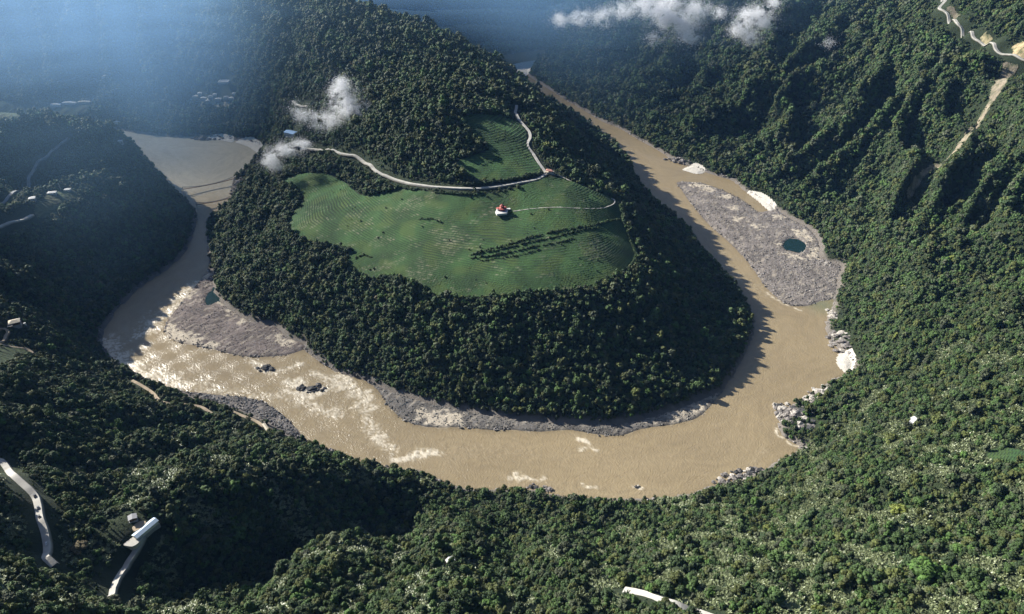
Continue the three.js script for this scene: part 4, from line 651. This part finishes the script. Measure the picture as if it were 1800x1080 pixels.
{
  const R = rng(4242), total = palette.reduce((s, p) => s + p.w, 0);
  const tint = (x, z) => { let q = R() * total * 0.8 + (0.5 + 0.5 * n2(x / 55, z / 55)) * total * 0.2, k = 0; while (k < palette.length - 1 && (q -= palette[k].w) > 0) k++; return k; };
  for (let f = 150; f < 4300;) {
    const mid = project(0, H(0, -f), -f)[2], row = clamp(mid * lerp(0.0059, 0.0048, smooth(850, 1300, mid)), 5.6, 20);
    for (let x = -2600; x < 2600;) {
      const z = -f + (R() - 0.5) * row * 0.95, y = H(x, z), [px, py, depth] = project(x, y, z), s = clamp(depth * lerp(0.0059, 0.0048, smooth(850, 1300, depth)), 5.6, 20);
      const xx = x + (R() - 0.5) * s * 0.6; x += s * (0.72 + R() * 0.5);
      if (depth < 100 || px < -170 || px > 1970 || py < -130 || py > 1270) continue;
      const c = look(cover, xx, z); if (c === 1 || c === 2 || (c === 3 && R() < 0.93)) continue;
      const d = sampleField(shoreOut, xx, z); if (d < 1.5 + 5 * (0.5 + 0.5 * n2(xx / 22, z / 22)) + 4 * smooth(1200, 900, depth)) continue;
      const yy = H(xx, z), tallOne = R() < 0.07, plant = depth < 1150 && f < 950 && (px > 930 || depth < 760 || (px > 220 && px < 800 && f > 480)) ? smooth(0.02, 0.42, fbm(xx / 75 + 9, z / 75 - 4, 3) + (px > 1150 ? 0.2 : -0.05) + (depth < 900 ? 0.05 : -0.1)) : 0;
      const grow = 0.58 + Math.pow(R(), 2.4) * 0.95 + 0.18 * n2b(xx / 38, z / 38), nearRoad = depth > 1300 || px < 250 ? lerp(0.42, 1, smooth(0, depth > 1300 && px > 1300 ? 42 : 24, sampleField(openOut, xx, z))) : 1, r = s * lerp(0.72, 0.82, smooth(1000, 1500, depth)) * grow * smooth(-30, 25, d) * (tallOne && nearRoad > 0.9 ? 1.3 : 1) * nearRoad * (c === 4 ? 0.36 : 1);
      if (R() < plant * 0.92) {
        for (let k = 0; k < 3; k++) { const a = xx + (R() - 0.5) * s * 1.25, b = z + (R() - 0.5) * row * 1.25; const w = look(cover, a, b); if (w && w !== 4) continue; bananas.push({ x: a, y: H(a, b) - 0.2, z: b, r: 3.6 + R() * 2.6, turn: R() * 6.3, q: 0.75 + R() * 0.6, v: (R() * 3) | 0, depth, px, py }); }
        if (R() < 0.93) continue;
      }
      const [gx, gz] = slopeAt(xx, z), steep = Math.sqrt(1 + gx * gx + gz * gz) - 1;
      if (R() < steep * 1.5) { const a = xx + (R() - 0.5) * s, b = z + (R() - 0.5) * row, q = look(cover, a, b); if (q !== 1 && q !== 2 && sampleField(shoreOut, a, b) > 6) trees.push({ x: a, y: H(a, b), z: b, r: r * (0.7 + 0.4 * R()), turn: R() * 6.3, tall: 0.85 + R() * 0.45, lift: 0.35 + R() * 0.5, k: tint(a, b), q: 0.72 + R() * 0.6, v: R(), depth, px, py }); }
      trees.push({ x: xx, y: yy, z, r, turn: R() * 6.3, tall: 0.85 + R() * 0.45, lift: tallOne ? 1.1 + R() * 0.5 : 0.35 + Math.pow(R(), 1.5) * lerp(0.8, 0.4, smooth(1000, 1500, depth)), k: tint(xx, z), q: 0.72 + R() * 0.6, v: R(), depth, px, py });
    }
    f += row * 0.86;
  }
}
const extraTree = (px, py, r, k, q = 1, tall = 1) => { const p = pick(px, py), j = project(p.x, p.y, p.z); trees.push({ x: p.x, y: p.y, z: p.z, r, turn: px, tall, lift: 0.7, k, q, v: 0.31, depth: j[2], px: j[0], py: j[1], named: true }); return trees[trees.length - 1]; };
const special = [
  [extraTree(1580, 905, 8.5, 5, 1.35, 0.95), 'bright yellow green tree alone among banana plants on the right'], [extraTree(1622, 1020, 14, 4, 1.1, 0.9), 'largest rounded fresh green tree near the lower right corner'], [extraTree(1565, 780, 11, 2, 1.25, 0.8), 'broad olive tree with a dark hollow above the banana plants'],
  [extraTree(672, 935, 8, 5, 1.0, 1), 'fresh yellowish tree on the crest left of centre at the bottom'], [extraTree(202, 798, 5.5, 3, 2.2, 1.2), 'pale grey tree standing in the dark gully at the left'], [extraTree(140, 970, 8, 6, 1.3, 0.75), 'brownish tree between the two roads in the lower left'], [extraTree(420, 945, 9, 4, 1, 0.9), 'rounded green tree on the shaded slope right of the blue shed'],
];
const colorOf = (t) => { const c = palette[t.k].c, q = t.q; return [c[0] * q, c[1] * q, c[2] * q]; };
// which trees and plants show largest: those become things of their own
function visible(x, y, z) { const dx = -x, dy = CAMERA_Y - y, dz = -z, l = Math.hypot(dx, dy, dz); for (let t = 25; t < Math.min(l, 900); t += 14) if (H(x + dx / l * t, z + dz / l * t) > y + dy / l * t) return false; return true; }
const showing = (o, up) => o.px > 8 && o.px < 1792 && o.py > 12 && o.py < 1086 && visible(o.x, o.y + up, o.z);
const own = new Set(special.map(([t]) => t));
for (const t of trees.filter((o) => o.depth < 1150).sort((a, b) => b.r / b.depth - a.r / a.depth)) { if (own.size >= 300) break; if (showing(t, t.r)) own.add(t); }
const ownPlants = new Set();
for (const b of bananas.filter((o) => o.depth < 1150).sort((a, b) => b.r / b.depth - a.r / a.depth)) { if (ownPlants.size >= 300) break; if (showing(b, b.r * 0.6)) ownPlants.add(b); }
const zone = (o) => (o.px < 320 ? 'lower left corner' : o.px < 620 ? 'lower left slope' : o.px < 900 ? 'bottom left of centre' : o.px < 1180 ? 'bottom right of centre' : o.px < 1480 ? 'lower right slope' : 'lower right corner') + (o.py > 960 ? ' near the frame edge' : o.py > 860 ? ' above the frame edge' : ' toward the river');
{
  const bark = mat(0.12, 0.1, 0.075, 0.95), trunkShape = new THREE.CylinderGeometry(0.07, 0.12, 1.9, 7).translate(0, -0.75, 0), leafMats = new Map(), protos = new Map(), names = new Map(special);
  const leafMat = (k, q) => { const key = k + '/' + q; if (!leafMats.has(key)) { const m = foliage.clone(), c = palette[k].c; m.color.setRGB(c[0] * q, c[1] * q, c[2] * q); leafMats.set(key, m); } return leafMats.get(key); };
  for (const t of own) {
    const v = (t.v * nearCrowns.length) | 0, q = names.has(t) ? t.q : Math.round(t.q * 5) / 5, key = v + '/' + t.k + '/' + q;
    let g; if (protos.has(key)) g = protos.get(key).clone(); else { g = new THREE.Group(); part('trunk', trunkShape, bark, g); part('crown', nearCrowns[v], leafMat(t.k, q), g); protos.set(key, g); }
    g = tag(g, names.get(t) ?? (t.r > 5.6 ? 'large ' : 'small ') + palette[t.k].name + ' tree, ' + zone(t), 'tree', names.has(t) ? undefined : (t.r > 5.6 ? 'large ' : 'small ') + palette[t.k].name + ' trees, ' + zone(t)); if (names.has(t)) delete g.userData.group;
    g.name = numbered('broadleaf_tree'); for (const ch of g.children) ch.position.y = t.lift / t.tall; g.position.set(t.x, t.y, t.z); g.rotation.y = t.turn; g.scale.set(t.r, t.r * t.tall, t.r); scene.add(g);
  }
  const proto = bananaShapes.map((s) => [0.85, 1.05, 1.25].map((q) => { const m = bananaMat.clone(); m.color.setRGB(0.19 * q, 0.215 * q, 0.122 * q); return shade(new THREE.Mesh(s, m)); }));
  for (const b of ownPlants) { const m = proto[b.v][b.q < 0.95 ? 0 : b.q < 1.15 ? 1 : 2].clone(); m.name = numbered('banana_plant'); m.position.set(b.x, b.y, b.z); m.rotation.y = b.turn; m.scale.setScalar(b.r); tag(m, 'pale banana plant with arching leaves, ' + zone(b), 'banana plant', 'banana plants, ' + zone(b)); scene.add(m); }
}
function instances(name, list, shapes, material, childName, label, category, colorFn, placeFn, pickShape) {
  const g = new THREE.Group(); g.name = numbered(name); scene.add(g); tag(g, label, category, null, 'stuff');
  shapes.forEach((shape, v) => { const mine = list.filter((o) => pickShape(o) === v); if (!mine.length) return; const m = shade(new THREE.InstancedMesh(shape, material, mine.length)); m.name = childName; m.userData.kind = 'stuff'; const M4 = new THREE.Matrix4(), Q = new THREE.Quaternion(), E = new THREE.Euler(), C = new THREE.Color(); mine.forEach((o, i) => { placeFn(o, M4, Q, E); m.setMatrixAt(i, M4); const c = colorFn(o); m.setColorAt(i, C.setRGB(c[0], c[1], c[2])); }); g.add(m); });
}
const placeTree = (t, M4, Q, E) => M4.compose(V3(t.x, t.y + t.r * t.lift, t.z), Q.setFromEuler(E.set((t.v - 0.5) * 0.3, t.turn, (t.q - 1) * 0.3)), V3(t.r, t.r * t.tall, t.r));
const rest = trees.filter((t) => !own.has(t));
const regionOf = (t) => t.depth < 1150 && t.z > -1000 ? 0 : t.x < -690 && t.z > -1800 ? 1 : sampleField(shoreOut, t.x, t.z) > -1 && onPeninsula(t.x, t.z) ? 2 : t.x > 0 ? 3 : 4;
function onPeninsula(x, z) { return inside(peninsulaPoly, x, z); }
const peninsulaPoly = [...curve(plan(innerBank), false, 60), [-700, -2700], [-400, -3200]];
const regions = [['dense green forest on the near slopes below the river bend', 0], ['dark forest on the shaded left hills beside the river', 1], ['dense forest round the flanks and hilltop of the peninsula', 2], ['dense forest on the steep right mountain', 3], ['hazy forest on the far hillsides at the upper left', 4]];
for (const t of rest) t.region = regionOf(t);
for (const [label, r] of regions) for (const near of [true, false]) {
  const list = rest.filter((t) => t.region === r && (t.depth < 1250) === near); if (!list.length) continue;
  const shapes = near ? nearCrowns : farCrowns;
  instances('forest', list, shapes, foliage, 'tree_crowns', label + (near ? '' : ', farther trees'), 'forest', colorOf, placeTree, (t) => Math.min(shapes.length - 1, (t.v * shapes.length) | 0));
}
instances('banana_grove', bananas.filter((b) => !ownPlants.has(b)), bananaShapes, bananaMat, 'banana_leaves', 'banana plants filling the clearings of the near slopes', 'banana plants', (b) => [0.19 * b.q, 0.215 * b.q, 0.122 * b.q], (b, M4, Q, E) => M4.compose(V3(b.x, b.y, b.z), Q.setFromEuler(E.set(0, b.turn, 0)), V3(b.r, b.r, b.r)), (b) => b.v);
// hedges and lone shrubs in the tea fields
{
  const R = rng(99), hedge = [];
  const line = (list, n, rad) => { const c = curve(picks(list), false, 2.6); for (const [x, z] of c) for (let k = 0; k < n; k++) { if (n2(x / 16, z / 16 + k * 3) < -0.7) continue; const a = x + (R() - 0.5) * 3, b = z + (R() - 0.5) * 3; hedge.push({ x: a, y: H(a, b) + 0.5, z: b, r: rad * (0.6 + R() * 0.8), turn: R() * 6, tall: 0.9, lift: 0.5, k: R() < 0.6 ? 0 : 1, q: 0.75 + R() * 0.5, v: R() }); } };
  line([838, 446, 870, 438, 900, 430, 930, 420, 960, 412, 1000, 404, 1040, 398, 1095, 388], 1, 2.9); line([828, 449, 870, 442, 905, 434, 935, 426, 970, 419, 1000, 411, 1050, 402], 1, 2.4); line([828, 456, 870, 450, 905, 443, 935, 436, 970, 430, 1010, 420], 1, 2.4); line([845, 460, 885, 454, 920, 448, 950, 440], 1, 1.9);
  line([822, 326, 860, 322, 900, 317, 930, 310, 950, 306], 2, 3.4); line([520, 268, 560, 272, 600, 280, 632, 290, 650, 304, 690, 326, 730, 336], 2, 3.2); line([1086, 356, 1098, 390, 1106, 420, 1118, 450, 1108, 470], 2, 2.6); line([870, 250, 884, 244, 888, 230], 1, 1.6); line([1096, 380, 1108, 415], 1, 2.2); line([845, 293, 860, 286, 876, 278], 1, 1.6); line([625, 456, 640, 450, 652, 455], 1, 2.2);
  line([735, 387, 755, 386, 775, 392], 1, 2); line([765, 340, 800, 342, 835, 344], 2, 2.8);
  instances('hedge', hedge, farCrowns, foliage, 'shrub_crowns', 'dark hedges and scrub rows along the terrace banks and roadsides', 'hedge', colorOf, placeTree, (t) => Math.min(3, (t.v * 4) | 0));
  const lone = []; for (let k = 0; k < 900 && lone.length < 46; k++) { const px = 520 + R() * 580, py = 330 + R() * 185, p = pick(px, py); if (look(cover, p.x, p.z) !== 1) continue; lone.push([p, px, py, 1.0 + R() * 1.7]); }
  const proto = [0, 1, 2].map((k) => { const m = foliage.clone(), c = palette[k].c; m.color.setRGB(c[0], c[1], c[2]); return shade(new THREE.Mesh(farCrowns[k], m)); });
  for (const [p, px, py, r] of lone) { const k = (R() * 3) | 0, m = proto[k].clone(); m.name = numbered('shrub'); m.position.set(p.x, p.y + r * 0.6 + 0.6, p.z); m.rotation.y = R() * 6; m.scale.setScalar(r); const where = px < 740 ? 'in the left part of the terraced tea field' : px < 930 ? 'in the middle of the terraced tea field' : 'in the right part of the terraced tea field'; tag(m, palette[k].name + ' shrub alone ' + where + (py > 440 ? ', lower edge' : ''), 'shrub', palette[k].name + ' shrubs ' + where + (py > 440 ? ', lower edge' : '')); scene.add(m); }
}
console.log('trees', trees.length, 'bananas', bananas.length, 'own', own.size, ownPlants.size, regions.map(([, r]) => rest.filter((t) => t.region === r).length).join(' '));

// ---------------------------------------------------------------- clouds: drifting droplets, thick in the middle and thin at the rims
const dropMat = new THREE.MeshPhysicalMaterial({ color: new THREE.Color().setRGB(0.99, 0.99, 1.0), roughness: 1, specularIntensity: 0, transmission: 0.5, thickness: 0, side: THREE.DoubleSide });
function cloud(blobs, Zc, n, size, label, seed) {          // blobs: [px, py, radius in metres, weight, depth offset]
  const R = rng(seed), gauss = () => Math.sqrt(-2 * Math.log(R() + 1e-9)) * Math.cos(6.2832 * R()), pos = [];
  const bs = blobs.map(([px, py, r, w, dz = 0]) => { const d = ray(px, py), t = Zc + dz; return { c: V3(d.x * t, CAMERA_Y + d.y * t, d.z * t), r, w }; }), sum = bs.reduce((s, b) => s + b.w, 0);
  for (let k = 0, made = 0; k < n * 8 && made < n; k++) {
    let q = R() * sum, b = bs[0]; for (const c of bs) { if ((q -= c.w) <= 0) { b = c; break; } }
    const wide = R() < 0.3 ? 1.75 : 0.95, p = V3(gauss() * b.r * 0.5 * wide, gauss() * b.r * 0.36 * wide, gauss() * b.r * 0.45 * wide).add(b.c);
    const wisps = n3(p.x / 46 + seed, p.y / 36, p.z / 46) * 0.6 + n3(p.x / 19, p.y / 16 + seed, p.z / 19) * 0.4; if (wisps + 0.08 < (R() - 0.5) * 0.45) continue;
    made++; const s = size * (0.5 + R()) * (wide > 1 ? 0.5 : 1), u = V3(R() - 0.5, R() - 0.5, R() - 0.5).normalize(), v = V3(R() - 0.5, R() - 0.5, R() - 0.5).cross(u).normalize();
    const a = p.clone().addScaledVector(u, s), e = p.clone().addScaledVector(u, -0.5 * s).addScaledVector(v, 0.87 * s), f = p.clone().addScaledVector(u, -0.5 * s).addScaledVector(v, -0.87 * s);
    pos.push(a.x, a.y, a.z, e.x, e.y, e.z, f.x, f.y, f.z);
  }
  const g = new THREE.BufferGeometry(); g.setAttribute('position', new THREE.Float32BufferAttribute(pos, 3)); g.setAttribute('uv', new THREE.Float32BufferAttribute(new Float32Array(pos.length / 3 * 2), 2)); g.computeVertexNormals();
  top('cloud', g, dropMat, label, 'cloud');
}
cloud([[985, 34, 30, 0.8], [1020, 32, 36, 1.3], [1060, 30, 36, 1.5], [1095, 18, 38, 1.6], [1130, 10, 40, 1.8], [1160, 20, 44, 3.4], [1178, 34, 40, 3.2], [1205, 42, 44, 3], [1212, 66, 30, 1.3], [1150, 66, 34, 0.35], [1225, 18, 46, 2.4], [1180, 3, 46, 2]], 2250, 150000, 0.7, 'long white cloud trailing across the top of the right mountain', 1);
cloud([[1318, 30, 38, 2.6], [1300, 50, 32, 1.8], [1322, 66, 30, 1.2], [1345, 40, 30, 1.2], [1340, 18, 32, 0.9], [1362, 5, 26, 0.7], [1265, 22, 26, 0.4], [1458, 75, 26, 0.14]], 2150, 52000, 0.7, 'smaller white cloud right of the long one at the top', 2);
cloud([[600, 160, 30, 1.7], [606, 180, 32, 3], [618, 196, 32, 3.2], [640, 200, 30, 2.4], [656, 198, 22, 0.9], [580, 214, 30, 1.5], [556, 210, 28, 1.1], [534, 204, 24, 0.5], [600, 145, 22, 0.5], [520, 190, 28, 0.2], [606, 246, 24, 0.4]], 1780, 86000, 0.6, 'bright white cloud tuft hanging over the left shoulder of the peninsula', 3);
cloud([[482, 272, 24, 1.5], [500, 263, 24, 1.6], [522, 258, 22, 1.4], [484, 290, 22, 0.8], [470, 285, 18, 0.5], [536, 254, 16, 0.5]], 1690, 28000, 0.55, 'thin low cloud wisp at the road end above the pool', 4);

// thin haze lying in strata in the valley towards the sun, denser with distance, lifting off the slopes
{
  const S = 45, strata = new THREE.Group(); strata.name = 'valley_haze'; scene.add(strata); tag(strata, 'thin blue haze lying in the valleys at the upper left', 'haze', null, 'stuff');
  const hazeMat = new THREE.MeshStandardMaterial({ vertexColors: true, color: new THREE.Color().setRGB(0.34, 0.66, 1.0), roughness: 1, transparent: true, opacity: 0.28, side: THREE.DoubleSide });
  [90, 145, 200, 255, 310, 365, 420, 475].forEach((level, n) => {
    const pos = [], col = [], nor = [], idx = [], W = Math.ceil(5000 / S), D = Math.ceil(3700 / S), alpha = (x, f) => {
      const left = smooth(300, -1300, x), far = smooth(1900, 2650, f), a = 0.62 * smooth(2000, 3400, f) * (1 - 0.5 * smooth(200, 900, x)) + 0.4 * left * far + 0.19 * smooth(500, -300, x) * smooth(1400, 2200, f) + 0.3 * smooth(-550, -1000, x) * smooth(900, 1500, f) ;
      const rim = smooth(-3000, -2700, x) * smooth(2000, 1500, x) * smooth(4300, 4000, f) * smooth(600, 1000, f);
      return clamp(a, 0, 1) * rim * smooth(0, 360, level - H(x, -f));
    };
    for (let j = 0; j <= D; j++) for (let i = 0; i <= W; i++) { const x = -3000 + i * S, f = 600 + j * S, dx = n2(x / 520 + n * 9, f / 520), a = alpha(x, f); pos.push(x, level + 10 * dx, -f); nor.push(0, 1, 0); col.push(1, 1, 1, a); }
    for (let j = 0; j < D; j++) for (let i = 0; i < W; i++) { const k = j * (W + 1) + i; if (Math.max(col[k * 4 + 3], col[k * 4 + 7], col[(k + W + 1) * 4 + 3], col[(k + W + 2) * 4 + 3]) > 0.004) idx.push(k, k + 1, k + W + 1, k + 1, k + W + 2, k + W + 1); }
    const g = new THREE.BufferGeometry(); g.setAttribute('position', new THREE.Float32BufferAttribute(pos, 3)); g.setAttribute('normal', new THREE.Float32BufferAttribute(nor, 3)); g.setAttribute('color', new THREE.Float32BufferAttribute(col, 4)); g.setIndex(idx);
    const m = part('haze_layer', g, hazeMat, strata); m.userData.kind = 'stuff'; m.castShadow = false;
  });
}

renderer.render(scene, camera);
